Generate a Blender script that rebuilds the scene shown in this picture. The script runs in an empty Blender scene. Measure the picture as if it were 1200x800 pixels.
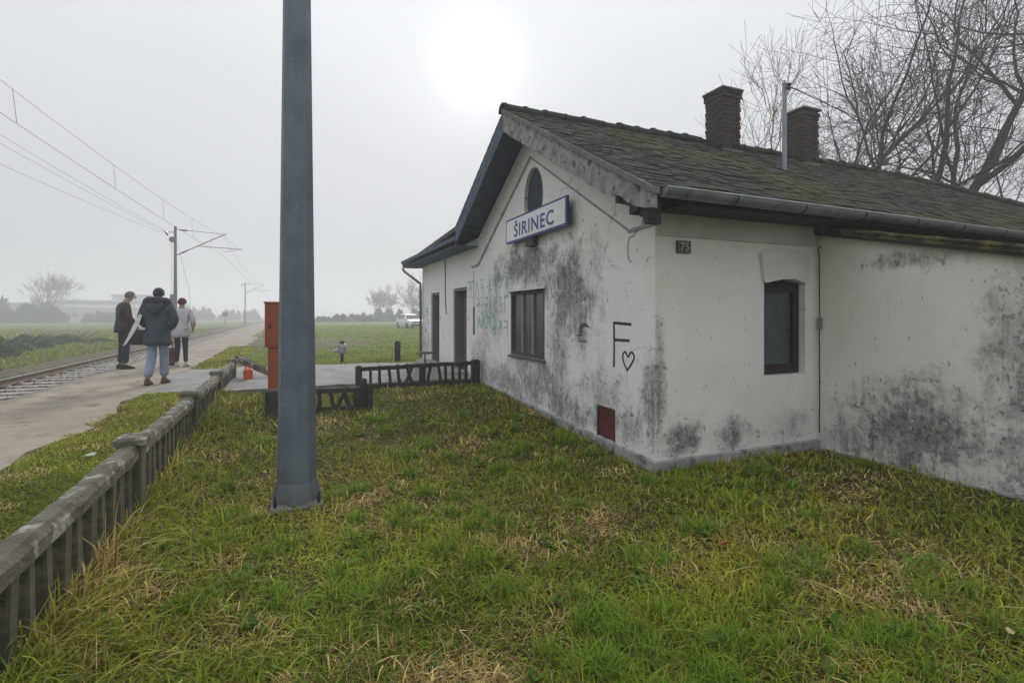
import bpy, bmesh, math, random
import numpy as np
from mathutils import Vector, Matrix
from mathutils.geometry import tessellate_polygon
random.seed(7); rng = np.random.default_rng(7)
sc = bpy.context.scene
R = math.radians
# ---------------------------------------------------------------- camera
cam = bpy.data.cameras.new('camera'); cam_o = bpy.data.objects.new('camera', cam); sc.collection.objects.link(cam_o)
cam_o.location = (0, 0, 1.6); cam_o.rotation_euler = (R(90), 0, 0)
cam.sensor_width = 36; cam.lens = 18.3; cam.shift_y = -0.025; cam.clip_start = 0.05; cam.clip_end = 6000
sc.camera = cam_o
# ---------------------------------------------------------------- sky: low sun veiled by fog
SUN_EL, SUN_AZ = 25.4, -3.9            # degrees; azimuth measured from +Y towards +X
world = bpy.data.worlds.new('World'); sc.world = world; world.use_nodes = True
wn = world.node_tree; wn.nodes.clear()
def wnode(t, **k):
    n = wn.nodes.new(t)
    for a, b in k.items(): setattr(n, a, b)
    return n
sky = wnode('ShaderNodeTexSky', sky_type='NISHITA', sun_disc=False, sun_elevation=R(SUN_EL), sun_rotation=R(SUN_AZ),
            altitude=100, air_density=1.0, dust_density=1.0, ozone_density=1.0)
hs = wnode('ShaderNodeHueSaturation'); hs.inputs['Saturation'].default_value = 0.35; hs.inputs['Value'].default_value = 0.03   # most of the clear sky is hidden by the fog
wn.links.new(sky.outputs[0], hs.inputs['Color'])
bg1 = wnode('ShaderNodeBackground'); bg1.inputs[1].default_value = 0.05
wn.links.new(hs.outputs[0], bg1.inputs[0])
# fog layer lit by the veiled sun: even grey with the wide aureole of the sun disc
tc = wnode('ShaderNodeTexCoord')
nrm = wnode('ShaderNodeVectorMath', operation='NORMALIZE'); wn.links.new(tc.outputs['Generated'], nrm.inputs[0])
dt = wnode('ShaderNodeVectorMath', operation='DOT_PRODUCT'); wn.links.new(nrm.outputs[0], dt.inputs[0])
ce = math.cos(R(SUN_EL))
SUN_DIR = Vector((math.sin(R(SUN_AZ)) * ce, math.cos(R(SUN_AZ)) * ce, math.sin(R(SUN_EL))))
dt.inputs[1].default_value = SUN_DIR
def wm(op, a, b=None):
    n = wnode('ShaderNodeMath', operation=op)
    for i, s in enumerate((a, b)):
        if s is None: continue
        if isinstance(s, (int, float)): n.inputs[i].default_value = s
        else: wn.links.new(s, n.inputs[i])
    return n.outputs[0]
cosd = wm('MAXIMUM', dt.outputs['Value'], 0.0)
lobe = wm('ADD', wm('ADD', wm('MULTIPLY', wm('POWER', cosd, 5.0), 0.02), wm('MULTIPLY', wm('POWER', cosd, 600.0), 0.22)),
          wm('ADD', wm('MULTIPLY', wm('POWER', cosd, 45.0), 0.03), wm('MULTIPLY', wm('POWER', cosd, 250.0), 0.08)))
nz = wnode('ShaderNodeTexNoise'); nz.inputs['Scale'].default_value = 2.2; nz.inputs['Detail'].default_value = 3.0
wn.links.new(nrm.outputs[0], nz.inputs['Vector'])
# overcast luminance after the CIE model: brighter towards the zenith everywhere round the sky
wsep = wnode('ShaderNodeSeparateXYZ'); wn.links.new(nrm.outputs[0], wsep.inputs[0])
cie = wm('MULTIPLY', wm('ADD', wm('MULTIPLY', wm('MAXIMUM', wsep.outputs[2], 0.0), 1.35), 1.0), 0.292)
val = wm('ADD', wm('ADD', lobe, cie), wm('MULTIPLY', wm('SUBTRACT', nz.outputs[0], 0.5), 0.06))
cmb = wnode('ShaderNodeCombineColor')
wn.links.new(wm('MULTIPLY', val, 0.965), cmb.inputs[0]); wn.links.new(wm('MULTIPLY', val, 0.99), cmb.inputs[1]); wn.links.new(wm('MULTIPLY', val, 1.03), cmb.inputs[2])
bg2 = wnode('ShaderNodeBackground'); bg2.inputs[1].default_value = 1.0
wn.links.new(cmb.outputs[0], bg2.inputs[0])
ad = wnode('ShaderNodeAddShader'); wn.links.new(bg1.outputs[0], ad.inputs[0]); wn.links.new(bg2.outputs[0], ad.inputs[1])
wo = wnode('ShaderNodeOutputWorld'); wn.links.new(ad.outputs[0], wo.inputs[0])
# ---------------------------------------------------------------- sun
sl = bpy.data.lights.new('sun', 'SUN'); sl.energy = 1.4; sl.angle = R(14); sl.color = (1.0, 0.95, 0.87)
so = bpy.data.objects.new('sun', sl); sc.collection.objects.link(so)
so.rotation_euler = SUN_DIR.to_track_quat('Z', 'Y').to_euler(); so.location = (0, 0, 30)
# ---------------------------------------------------------------- exposure
sc.view_settings.view_transform = 'Standard'; sc.view_settings.look = 'None'
sc.view_settings.exposure = 0.78; sc.view_settings.gamma = 1.0; sc.view_settings.use_curve_mapping = False
sc.cycles.use_denoising = True; sc.cycles.max_bounces = 6; sc.cycles.diffuse_bounces = 3
sc.cycles.volume_bounces = 1; sc.cycles.transparent_max_bounces = 12; sc.cycles.caustics_reflective = False; sc.cycles.caustics_refractive = False

# ================================================================ helpers
# Site frame: v = across the line (to the right), u = along the line (away), z up. The frame is turned by ANG.
ANG = math.atan2(262, 610); CA, SA = math.cos(ANG), math.sin(ANG)
def W(v, u, z=0.0): return Vector((v * CA - u * SA, v * SA + u * CA, z))
COL = sc.collection; ZTOP = 0.0
class MB:
    """collects shapes (site coordinates) into one mesh"""
    def __init__(s): s.v = []; s.f = []; s.m = []
    def add(s, vs, fs, mi=0):
        o = len(s.v); s.v += [tuple(x) for x in vs]; s.f += [tuple(i + o for i in f) for f in fs]; s.m += [mi] * len(fs); return s
    def box(s, a, b, mi=0):
        x0, y0, z0 = a; x1, y1, z1 = b
        return s.add([(x0,y0,z0),(x1,y0,z0),(x1,y1,z0),(x0,y1,z0),(x0,y0,z1),(x1,y0,z1),(x1,y1,z1),(x0,y1,z1)],
                     [(0,3,2,1),(4,5,6,7),(0,1,5,4),(1,2,6,5),(2,3,7,6),(3,0,4,7)], mi)
    def cbox(s, a, b, ch, mi=0):
        """box with chamfered vertical and top edges"""
        x0, y0, z0 = a; x1, y1, z1 = b
        def ring(i, z): return [(x0+i,y0,z),(x1-i,y0,z),(x1,y0+i,z),(x1,y1-i,z),(x1-i,y1,z),(x0+i,y1,z),(x0,y1-i,z),(x0,y0+i,z)]
        def ring2(z): return [(x0+ch*1.6,y0+ch,z),(x1-ch*1.6,y0+ch,z),(x1-ch,y0+ch*1.6,z),(x1-ch,y1-ch*1.6,z),(x1-ch*1.6,y1-ch,z),(x0+ch*1.6,y1-ch,z),(x0+ch,y1-ch*1.6,z),(x0+ch,y0+ch*1.6,z)]
        return s.loft([ring(ch, z0), ring(ch, z1 - ch), ring2(z1)], True, True, mi)
    def loft(s, rings, cap0=True, cap1=True, mi=0, closed=True):
        n = len(rings[0]); vs = [p for r in rings for p in r]; fs = []
        for i in range(len(rings) - 1):
            for k in range(n if closed else n - 1):
                a = i*n + k; b = i*n + (k+1) % n; fs.append((a, b, b + n, a + n))
        if cap0: fs.append(tuple(reversed(range(n))))
        if cap1: fs.append(tuple(range((len(rings)-1)*n, len(rings)*n)))
        return s.add(vs, fs, mi)
    def tube(s, pts, rad, sides=6, mi=0, caps=True):
        pts = [Vector(p) for p in pts]
        if isinstance(rad, (int, float)): rad = [rad] * len(pts)
        rings = []; nrm = None
        for i, p in enumerate(pts):
            t = (pts[min(i+1, len(pts)-1)] - pts[max(i-1, 0)])
            t = t.normalized() if t.length > 1e-9 else Vector((0,0,1))
            if nrm is None: nrm = t.orthogonal().normalized()
            nrm = (nrm - t * nrm.dot(t)); nrm = nrm.normalized() if nrm.length > 1e-6 else t.orthogonal().normalized()
            b = t.cross(nrm)
            rings.append([p + (nrm * math.cos(2*math.pi*k/sides) + b * math.sin(2*math.pi*k/sides)) * rad[i] for k in range(sides)])
        return s.loft(rings, caps, caps, mi)
    def lathe(s, c, prof, sides=16, mi=0, axis='z'):
        rings = []
        for r, h in prof:
            ring = []
            for k in range(sides):
                a = 2*math.pi*k/sides; x, y = r*math.cos(a), r*math.sin(a)
                ring.append((c[0]+x, c[1]+y, c[2]+h) if axis == 'z' else (c[0]+h, c[1]+x, c[2]+y) if axis == 'x' else (c[0]+x, c[1]+h, c[2]+y))
            rings.append(ring)
        return s.loft(rings, True, True, mi)
    def build(s, name, mat, parent=None, base=(0,0,0), smooth=False, off=None):
        global ZTOP; ZTOP = max([ZTOP] + [p[2] for p in s.v])
        me = bpy.data.meshes.new(name)
        b = Vector(base)
        me.from_pydata([tuple(Vector(p) - b) for p in s.v], [], s.f)
        mats = mat if isinstance(mat, (list, tuple)) else [mat]
        for m_ in mats: me.materials.append(m_)
        if len(mats) > 1: me.polygons.foreach_set('material_index', s.m)
        if smooth: me.polygons.foreach_set('use_smooth', [True]*len(me.polygons))
        me.update()
        return link(name, me, parent, base)
def link(name, me, parent=None, base=(0,0,0)):
    o = bpy.data.objects.new(name, me); COL.objects.link(o)
    if parent is not None: o.parent = parent
    else: o.location = W(*base); o.rotation_euler = (0, 0, ANG)
    return o
def tag(o, label=None, cat=None, group=None, kind=None):
    if label: o['label'] = label
    if cat: o['category'] = cat
    if group: o['group'] = group
    if kind: o['kind'] = kind
    return o
def thing(name, label, cat, base, rz=0, group=None):
    o = bpy.data.objects.new(name, None); COL.objects.link(o); o.empty_display_size = .2
    o.location = W(*base); o.rotation_euler = (0, 0, ANG + rz); return tag(o, label, cat, group)
def struct(o): o['kind'] = 'structure'; return o
def child_copy(o, parent, loc=None, rot=None, sca=None):
    c = o.copy(); COL.objects.link(c); c.parent = parent
    if loc is not None: c.location = loc
    if rot is not None: c.rotation_euler = rot
    if sca is not None: c.scale = sca
    return c
def fix_normals(o):
    bm = bmesh.new(); bm.from_mesh(o.data); bmesh.ops.recalc_face_normals(bm, faces=bm.faces); bm.to_mesh(o.data); bm.free(); return o
# ---------------------------------------------------------------- materials
class NG:
    def __init__(s, name):
        s.mat = bpy.data.materials.new(name); s.mat.use_nodes = True; s.nt = s.mat.node_tree
        s.bsdf = s.nt.nodes['Principled BSDF']; s.out = s.nt.nodes['Material Output']
        s.tc = s.nt.nodes.new('ShaderNodeTexCoord'); s.obj = s.tc.outputs['Object']
    def n(s, t, **k):
        x = s.nt.nodes.new(t)
        for a, b in k.items(): setattr(x, a, b)
        return x
    def put(s, sock, v):
        if hasattr(v, 'is_linked'): s.nt.links.new(v, sock)
        elif isinstance(v, (int, float)):
            sock.default_value = v
        else: sock.default_value = tuple(v) if len(v) == len(sock.default_value) else tuple(v) + (1.0,)
    def m(s, op, a, b=0.0, clamp=False):
        x = s.n('ShaderNodeMath', operation=op, use_clamp=clamp); s.put(x.inputs[0], a); s.put(x.inputs[1], b); return x.outputs[0]
    def sep(s, vec=None):
        x = s.n('ShaderNodeSeparateXYZ'); s.put(x.inputs[0], vec or s.obj); return x.outputs
    def comb(s, a, b, c):
        x = s.n('ShaderNodeCombineXYZ'); s.put(x.inputs[0], a); s.put(x.inputs[1], b); s.put(x.inputs[2], c); return x.outputs[0]
    def noise(s, scale=5., detail=5., rough=.55, vec=None, dist=0.):
        x = s.n('ShaderNodeTexNoise'); s.put(x.inputs['Vector'], vec or s.obj); x.inputs['Scale'].default_value = scale
        x.inputs['Detail'].default_value = detail; x.inputs['Roughness'].default_value = rough; x.inputs['Distortion'].default_value = dist
        return x.outputs[0]
    def ramp(s, x, lo, hi):
        r = s.n('ShaderNodeMapRange', interpolation_type='SMOOTHSTEP'); s.put(r.inputs[0], x)
        s.put(r.inputs[1], lo); s.put(r.inputs[2], hi); return r.outputs[0]
    def mix(s, f, a, b):
        x = s.n('ShaderNodeMix', data_type='RGBA'); s.put(x.inputs[0], f); s.put(x.inputs[6], a); s.put(x.inputs[7], b); return x.outputs[2]
    def bump(s, h, st=.4, d=.02):
        x = s.n('ShaderNodeBump'); x.inputs['Strength'].default_value = st; x.inputs['Distance'].default_value = d
        s.put(x.inputs['Height'], h); s.nt.links.new(x.outputs[0], s.bsdf.inputs['Normal'])
    def col(s, c): s.put(s.bsdf.inputs['Base Color'], c)
    def fin(s, rough=.85, metal=0., spec=.3):
        s.put(s.bsdf.inputs['Roughness'], rough); s.bsdf.inputs['Metallic'].default_value = metal
        s.bsdf.inputs['Specular IOR Level'].default_value = spec; return s.mat
def mat(name, c1, c2=None, scale=6., rough=.85, metal=0., bump=0., bscale=None, spec=.3, lo=.35, hi=.65, c3=None, s3=25., lo3=.62, hi3=.72, bd=.01):
    g = NG(name); c2 = c2 or tuple(x * .7 for x in c1)
    col = g.mix(g.ramp(g.noise(scale, 6), lo, hi), c1, c2)
    if c3: col = g.mix(g.ramp(g.noise(s3, 5, .6), lo3, hi3), col, c3)
    g.col(col)
    if bump: g.bump(g.noise(bscale or scale * 4, 6, .6), bump, bd)
    return g.fin(rough, metal, spec)
def rand_mat(name, c1, c2, rough=.9, bump=.3, bscale=40., moss=None, moss_at=None, ms=1.6, mlo=.5, mhi=.7, lichen=None):
    """colour varies from piece to piece (each piece carries its own random value)"""
    g = NG(name); oi = g.n('ShaderNodeObjectInfo')
    pos = g.n('ShaderNodeNewGeometry').outputs['Position']
    col = g.mix(g.m('ADD', g.m('MULTIPLY', oi.outputs['Random'], .6), g.m('MULTIPLY', g.noise(9, 5, .6, pos), .5)), c1, c2)
    if moss:
        f = g.ramp(g.noise(ms, 6, .65, pos), mlo, mhi)
        col = g.mix(g.m('MULTIPLY', f, .85), col, moss)
    if lichen: col = g.mix(g.m('MULTIPLY', g.ramp(g.noise(14, 4, .6, pos), .63, .7), .7), col, lichen)
    g.col(col); g.bump(g.noise(bscale, 5, .6, pos), bump, .008); return g.fin(rough)
def plaster(name, axis, blobs, base=(.66, .655, .635), rise=.35, heavy=1.0, cracks=.6):
    """old white lime plaster with mould, streaks and chips; blobs = (h, z, rh, rz, strength) dirt areas"""
    g = NG(name); x, y, z = g.sep(); h = y if axis == 'y' else x
    st = None
    wob = g.m('MULTIPLY', g.m('SUBTRACT', g.noise(2.6, 7, .7), .5), 2.2)
    for bh, bz, rh, rz, sg in blobs:
        dx = g.m('DIVIDE', g.m('SUBTRACT', h, bh), rh); dz = g.m('DIVIDE', g.m('SUBTRACT', z, bz), rz)
        d = g.m('ADD', g.m('SQRT', g.m('ADD', g.m('MULTIPLY', dx, dx), g.m('MULTIPLY', dz, dz))), wob)
        k = g.m('MULTIPLY', g.ramp(d, 1.35, .1), sg)
        st = k if st is None else g.m('MAXIMUM', st, k)
    foot = g.m('MULTIPLY', g.ramp(g.m('ADD', z, g.m('MULTIPLY', wob, .35)), rise, 0.0), .55)
    st = g.m('MULTIPLY', g.m('MAXIMUM', st, foot), heavy)
    tone = g.ramp(g.noise(1.3, 4, .6), .3, .7)
    col = g.mix(tone, base, tuple(b * .93 for b in base))
    col = g.mix(g.m('MULTIPLY', g.ramp(g.noise(.9, 5, .6, g.comb(h, z, 3.3)), .5, .7), .35), col, (base[0]*.9, base[1]*.86, base[2]*.74))
    fine = g.noise(11, 9, .8, g.comb(g.m('MULTIPLY', h, 1.4), g.m('MULTIPLY', z, .8), 2.))
    soft = g.ramp(g.m('ADD', g.m('ADD', g.m('MULTIPLY', g.noise(3.2, 9, .75), .6), g.m('MULTIPLY', fine, .4)), g.m('MULTIPLY', st, .40)), .52, .95)
    col = g.mix(g.m('MULTIPLY', soft, .85), col, (.34, .34, .33))
    streak = g.noise(1.0, 9, .72, g.comb(g.m('MULTIPLY', h, 17.), g.m('MULTIPLY', z, 1.6), 1.7))
    s2 = g.m('MULTIPLY', g.ramp(g.m('ADD', g.m('ADD', g.m('MULTIPLY', streak, .65), g.m('MULTIPLY', fine, .35)), g.m('MULTIPLY', st, .22)), .58, .76), g.m('ADD', .08, g.m('MULTIPLY', st, .8)))
    col = g.mix(s2, col, (.21, .21, .205))
    mot = g.noise(9, 10, .8, g.comb(g.m('MULTIPLY', h, 1.3), z, 9.))
    col = g.mix(g.m('MULTIPLY', g.ramp(g.m('ADD', mot, g.m('MULTIPLY', st, .20)), .66, .74), .8), col, (.14, .14, .135))
    flake = g.noise(5.5, 8, .7, g.comb(h, g.m('MULTIPLY', z, .8), 14.))
    col = g.mix(g.m('MULTIPLY', g.m('MULTIPLY', g.ramp(flake, .60, .625), g.ramp(flake, .70, .66)), g.m('MULTIPLY', g.ramp(st, .05, .5), .6)), col, (.80, .79, .77))
    bare = g.ramp(g.m('ADD', g.noise(4.3, 9, .72, g.comb(h, z, 21.)), g.m('MULTIPLY', st, .10)), .67, .69)
    col = g.mix(g.m('MULTIPLY', bare, .75), col, g.mix(g.noise(20, 5, .7), (.33, .29, .24), (.46, .43, .38)))
    wv = g.comb(g.m('ADD', h, g.m('MULTIPLY', g.noise(3, 5, .7), .5)), g.m('ADD', z, g.m('MULTIPLY', g.noise(3.7, 5, .7), .5)), 0.)
    vo = g.n('ShaderNodeTexVoronoi', feature='DISTANCE_TO_EDGE'); g.put(vo.inputs['Vector'], wv); vo.inputs['Scale'].default_value = 1.15
    crack = g.m('MULTIPLY', g.ramp(vo.outputs['Distance'], .010, .003), g.ramp(g.noise(1.7, 3, .6, g.comb(h, z, 31.)), .48, .58))
    col = g.mix(g.m('MULTIPLY', crack, cracks), col, (.16, .15, .14))
    chip = g.ramp(g.m('ADD', g.noise(13, 6, .6, g.comb(g.m('MULTIPLY', h, 1.2), g.m('MULTIPLY', z, .7), 44.)), g.m('MULTIPLY', st, .13)), .665, .68)
    col = g.mix(g.m('MULTIPLY', chip, .8), col, g.mix(g.noise(30, 4), (.20, .195, .18), (.38, .36, .33)))
    spk = g.noise(30, 6, .7, g.comb(h, g.m('MULTIPLY', z, .7), 4.))
    col = g.mix(g.m('MULTIPLY', g.ramp(g.m('ADD', spk, g.m('MULTIPLY', st, .15)), .70, .745), .9), col, (.06, .06, .055))
    g.col(col)
    b = g.m('SUBTRACT', g.m('ADD', g.noise(24, 7, .6), g.m('MULTIPLY', g.noise(2.2, 3), 2.5)), g.m('ADD', g.m('MULTIPLY', bare, .9), g.m('ADD', g.m('MULTIPLY', crack, cracks*1.5), g.m('MULTIPLY', chip, .9))))
    g.bump(g.m('SUBTRACT', b, g.m('MULTIPLY', s2, .8)), .35, .012)
    return g.fin(.92, spec=.15)

# ================================================================ site constants (metres)
VG, UC = 3.454, 4.321                # gable wall plane, near side wall plane
UL = 14.41                           # far end of the low wing
VE = 5.872                           # wall of the near lean-to
UR, ZR, PITCH = 7.28, 4.69, .557     # ridge
VO = VG - .47                        # verge (roof overhang over the gable)
UE = 3.80                            # eaves line
VH = 12.2                            # ridge end, hip begins
FV = -1.03                           # concrete fence line
ZP = .38                             # platform top
def sstep(a, b, x):
    t = np.clip((np.asarray(x, float) - a) / (b - a), 0, 1); return t * t * (3 - 2 * t)
def wob(v, u):
    return (np.sin(1.7*u + .6*v) * np.cos(1.3*v - .5*u + 1.) + .5*np.sin(3.9*u - 2.1*v + 2.) * np.cos(3.1*v + 1.1*u)) * .5
def ground_z(v, u):
    v = np.asarray(v, float); u = np.asarray(u, float)
    yard = sstep(4.6, 9.6, u) * .30 + wob(v, u) * .018 + wob(v*2.7, u*2.7+3) * .010
    z = yard + (.372 - yard) * sstep(-.60, -1.35, v)
    z = z + (.05 - z) * sstep(-3.78, -3.86, v)              # down to the track bed
    z = z + (-.12 - z) * sstep(-6.9, -8.6, v)               # field beyond the line
    far = np.hypot(v, u)
    z = z + np.where(v < -9, wob(v*.2, u*.2) * .1 * sstep(20, 60, far), 0)
    z = z + np.where((v > -1) & (u > 14), wob(v*.35, u*.35+1) * .05, 0)
    z = np.where((np.abs(v + 2.95) < .86) & (u > -30), .30, z)      # under the platform slab
    z = np.where((u > 9.78) & (u < 13.78) & (v > -2.1) & (v < 3.4), np.minimum(z, .25), z)
    return z
def gz(v, u): return float(ground_z(v, u))

# ================================================================ ground
def axis_lines(a, b, st, far):
    l = list(np.arange(a, b + 1e-6, st)); s = st; x = b
    while x < far: s *= 1.28; x += s; l.append(x)
    s = st; x = a
    while x > -far: s *= 1.28; x -= s; l.insert(0, x)
    return np.array(l)
vl = axis_lines(-10, 9, .2, 2500); ul = axis_lines(-5, 17, .22, 2500)
VV, UU = np.meshgrid(vl, ul); ZZ = ground_z(VV, UU); nv, nu = len(vl), len(ul)
me = bpy.data.meshes.new('ground')
idx = np.arange(nv * nu).reshape(nu, nv)
quads = np.stack([idx[:-1,:-1], idx[:-1,1:], idx[1:,1:], idx[1:,:-1]], -1).reshape(-1, 4)
me.from_pydata(np.stack([VV, UU, ZZ], -1).reshape(-1, 3).tolist(), [], quads.tolist())
me.polygons.foreach_set('use_smooth', [True] * len(me.polygons))
g = NG('meadow_ground'); gx, gy, gzz = g.sep()
grass_c = g.mix(g.ramp(g.noise(1.2, 7, .65), .35, .65), (.085, .135, .040), (.12, .16, .055))
grass_c = g.mix(g.m('MULTIPLY', g.ramp(g.noise(.35, 5, .6), .5, .66), .6), grass_c, (.12, .11, .05))
near = g.ramp(g.m('SQRT', g.m('ADD', g.m('MULTIPLY', gx, gx), g.m('MULTIPLY', gy, gy))), 22., 12.)
soil = g.mix(g.ramp(g.noise(5, 7, .7), .4, .6), (.070, .052, .030), (.085, .085, .028))
c = g.mix(near, grass_c, soil)
def gell(cv, cu, rv, ru):
    dx = g.m('DIVIDE', g.m('SUBTRACT', gx, cv), rv); dy = g.m('DIVIDE', g.m('SUBTRACT', gy, cu), ru)
    return g.ramp(g.m('ADD', g.m('SQRT', g.m('ADD', g.m('MULTIPLY', dx, dx), g.m('MULTIPLY', dy, dy))), g.m('MULTIPLY', g.m('SUBTRACT', g.noise(1.1, 6, .7), .5), 1.2)), 1.1, .6)
dirt = g.m('MAXIMUM', gell(1.2, 27., 3.4, 6.), gell(4.5, 24., 2., 2.))
dirt = g.m('MAXIMUM', dirt, g.m('MULTIPLY', g.ramp(g.m('ADD', gx, g.m('MULTIPLY', g.noise(.6, 5), .8)), -9.2, -8.6), g.ramp(gx, -6.0, -6.8)))
dirt = g.m('MAXIMUM', dirt, g.m('MULTIPLY', gell(-1.5, 21., .9, 8.), .8))
c = g.mix(g.m('MULTIPLY', dirt, .85), c, g.mix(g.ramp(g.noise(3, 6, .7), .4, .6), (.10, .078, .055), (.17, .145, .11)))
g.col(c); g.bump(g.noise(6, 8, .75), .9, .08); M_ground = g.fin(.95, spec=.1)
me.materials.append(M_ground)
struct(link('ground', me))

# platform and path
M_asph = mat('worn_asphalt', (.235, .205, .165), (.31, .27, .22), 1.1, .93, bump=.5, bscale=50, c3=(.16, .14, .11), s3=4, lo3=.5, hi3=.68, bd=.006)
M_asph2 = mat('path_asphalt', (.20, .20, .195), (.26, .255, .245), 1.6, .9, bump=.3, bscale=60, c3=(.11, .115, .11), s3=4, lo3=.52, hi3=.7, bd=.006)
M_kerb = mat('kerb_concrete', (.15, .13, .105), (.21, .185, .15), 4, .9, bump=.5)
def edge_sheet(name, left, right, us, ztop, zbot, m):
    b = MB(); L = [(left(u), u) for u in us]; Rr = [(right(u), u) for u in us]
    rings = [[(l[0], l[1], zbot), (l[0], l[1], ztop), (r[0], r[1], ztop), (r[0], r[1], zbot)] for l, r in zip(L, Rr)]
    b.loft(rings, True, True); return struct(fix_normals(b.build(name, m)))
us = [-22 + i*.5 for i in range(110)] + [35 + i*6 for i in range(40)]
edge_sheet('platform', lambda u: -3.62, lambda u: -2.06 + .07*math.sin(u*1.9) + .05*math.sin(u*4.7+1) + .03*math.sin(u*11) + (.5 if u > 18 else 0) , us, ZP, .0, M_asph)
edge_sheet('platform_kerb', lambda u: -3.80, lambda u: -3.625, us, ZP - .012, -.05, M_kerb)
usp = [9.75 + i*.25 for i in range(17)]
b = MB()
vs_ = [-2.5 + .1*i for i in range(60)]
rings = []
for v in vs_:
    if v > 3.42: break
    n0 = 9.72 + .05*math.sin(v*3) + .04*math.sin(v*9); n1 = 14.05 - .1*(v+.5) + .06*math.sin(v*4.1)
    rings.append([(v, n0, .1), (v, n0, .376), (v, n1, .376), (v, n1, .1)])
b.loft(rings); struct(fix_normals(b.build('path', M_asph2)))

# ================================================================ railway line
M_rail = mat('rusty_rail', (.10, .065, .045), (.16, .10, .07), 12, .6, .6)
M_railtop = mat('polished_rail_head', (.38, .37, .37), (.28, .27, .27), 12, .35, .8)
M_sleeper = mat('sleeper_concrete', (.40, .385, .36), (.27, .26, .24), 7, .9, bump=.3)
M_fast = mat('rail_fastening_steel', (.07, .05, .04), None, 20, .7, .5)
trk = thing('railway_track', 'single railway track on concrete sleepers running along the platform', 'railway track', (-4.88, 0, .05))
zr = .235
for rv in (-5.632, -4.128):
    b = MB(); bt = MB()
    prof = [(-.07, .09), (.07, .09), (.07, .105), (.012, .125), (.012, .20), (.036, .21), (.036, .232), (-.036, .232), (-.036, .21), (-.012, .20), (-.012, .125), (-.07, .105)]
    ring = lambda u: [(rv + x, u, z) for x, z in prof]
    b.loft([ring(-25), ring(8), ring(60), ring(400)])
    rl = fix_normals(b.build('rail', M_rail, trk, (-4.88, 0, .05)))
    bt.box((rv - .033, -25, .2325), (rv + .033, 400, .236)); bt.build('running_surface', M_railtop, rl, (-4.88, 0, .05))
b = MB(); b.cbox((-1.2, -.12, -.10), (1.2, .12, .035), .02)
for s_ in (-1, 1):
    b.box((s_*.752 - .13, -.05, .034), (s_*.752 - .08, .05, .062)); b.box((s_*.752 + .08, -.05, .034), (s_*.752 + .13, .05, .062))
b2 = MB(); proto_sl = b.build('sleeper', M_sleeper, trk); proto_sl.location = (0, 4.0, 0)
k = 0
for i in range(1, 200):
    o = child_copy(proto_sl, trk, (random.uniform(-.02, .02), 4.0 + .62*i, random.uniform(-.008, .004)), (0, 0, random.uniform(-.008, .008)))
b = MB()
for i in range(250):
    u = 4 + 124 + .62*i; b.box((-4.88 - 1.2, u - .12, -.05), (-4.88 + 1.2, u + .12, .085))
o = b.build('distant_sleepers', M_sleeper, trk, (-4.88, 0, .05)); o['kind'] = 'stuff'
# ballast bed and stones
M_ball = mat('ballast_gravel', (.12, .10, .08), (.20, .17, .14), 9, .95, bump=1.0, bscale=22, c3=(.07, .06, .05), s3=14, bd=.03)
b = MB()
rings = [[(-3.83, u, .0), (-3.83, u, .055), (-6.35, u, .055), (-7.3, u, -.09), (-7.3, u, -.2)] for u in (-25, 0, 30, 120, 600)]
b.loft(rings); struct(fix_normals(b.build('ballast_bed', M_ball)))
def stone_field(n, fv, fu, fz, smin, smax):
    oct_v = np.array([(1,0,0),(0,1,0),(-1,0,0),(0,-1,0),(0,0,1),(0,0,-1)], float)
    oct_f = np.array([(0,1,4),(1,2,4),(2,3,4),(3,0,4),(1,0,5),(2,1,5),(3,2,5),(0,3,5)])
    P = np.stack([fv, fu, fz], 1); s = rng.uniform(smin, smax, (n, 1, 3))
    a = rng.uniform(0, 6.28, n); V3 = oct_v[None] * s * rng.uniform(.7, 1.2, (n, 6, 1))
    ca, sa = np.cos(a)[:, None], np.sin(a)[:, None]
    X = V3[..., 0]*ca - V3[..., 1]*sa + V3[..., 2]*.3; Y = V3[..., 0]*sa + V3[..., 1]*ca
    V3 = np.stack([X, Y, V3[..., 2]], -1) + P[:, None]
    F = (oct_f[None] + 6*np.arange(n)[:, None, None]).reshape(-1, 3)
    return V3.reshape(-1, 3), F
n = 16000; fu = 5 + (rng.random(n)**1.6) * 50; fv = rng.uniform(-7.2, -3.86, n)
fz = np.where(fv > -6.35, .06, .06 - (-6.35 - fv) * .15) + rng.uniform(-.01, .012, n)
keep = ~((((fu - 4.0) % .62 < .16) | ((fu - 4.0) % .62 > .46)) & (fv > -6.1)); fv, fu, fz = fv[keep], fu[keep], fz[keep]
Vs, Fs = stone_field(len(fv), fv, fu, fz, .022, .045)
me = bpy.data.meshes.new('ballast_stones'); me.from_pydata(Vs.tolist(), [], Fs.tolist()); me.materials.append(M_ball)
tag(link('ballast_stones', me), 'brown grey ballast stones between the sleepers', 'gravel', kind='stuff')

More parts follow.
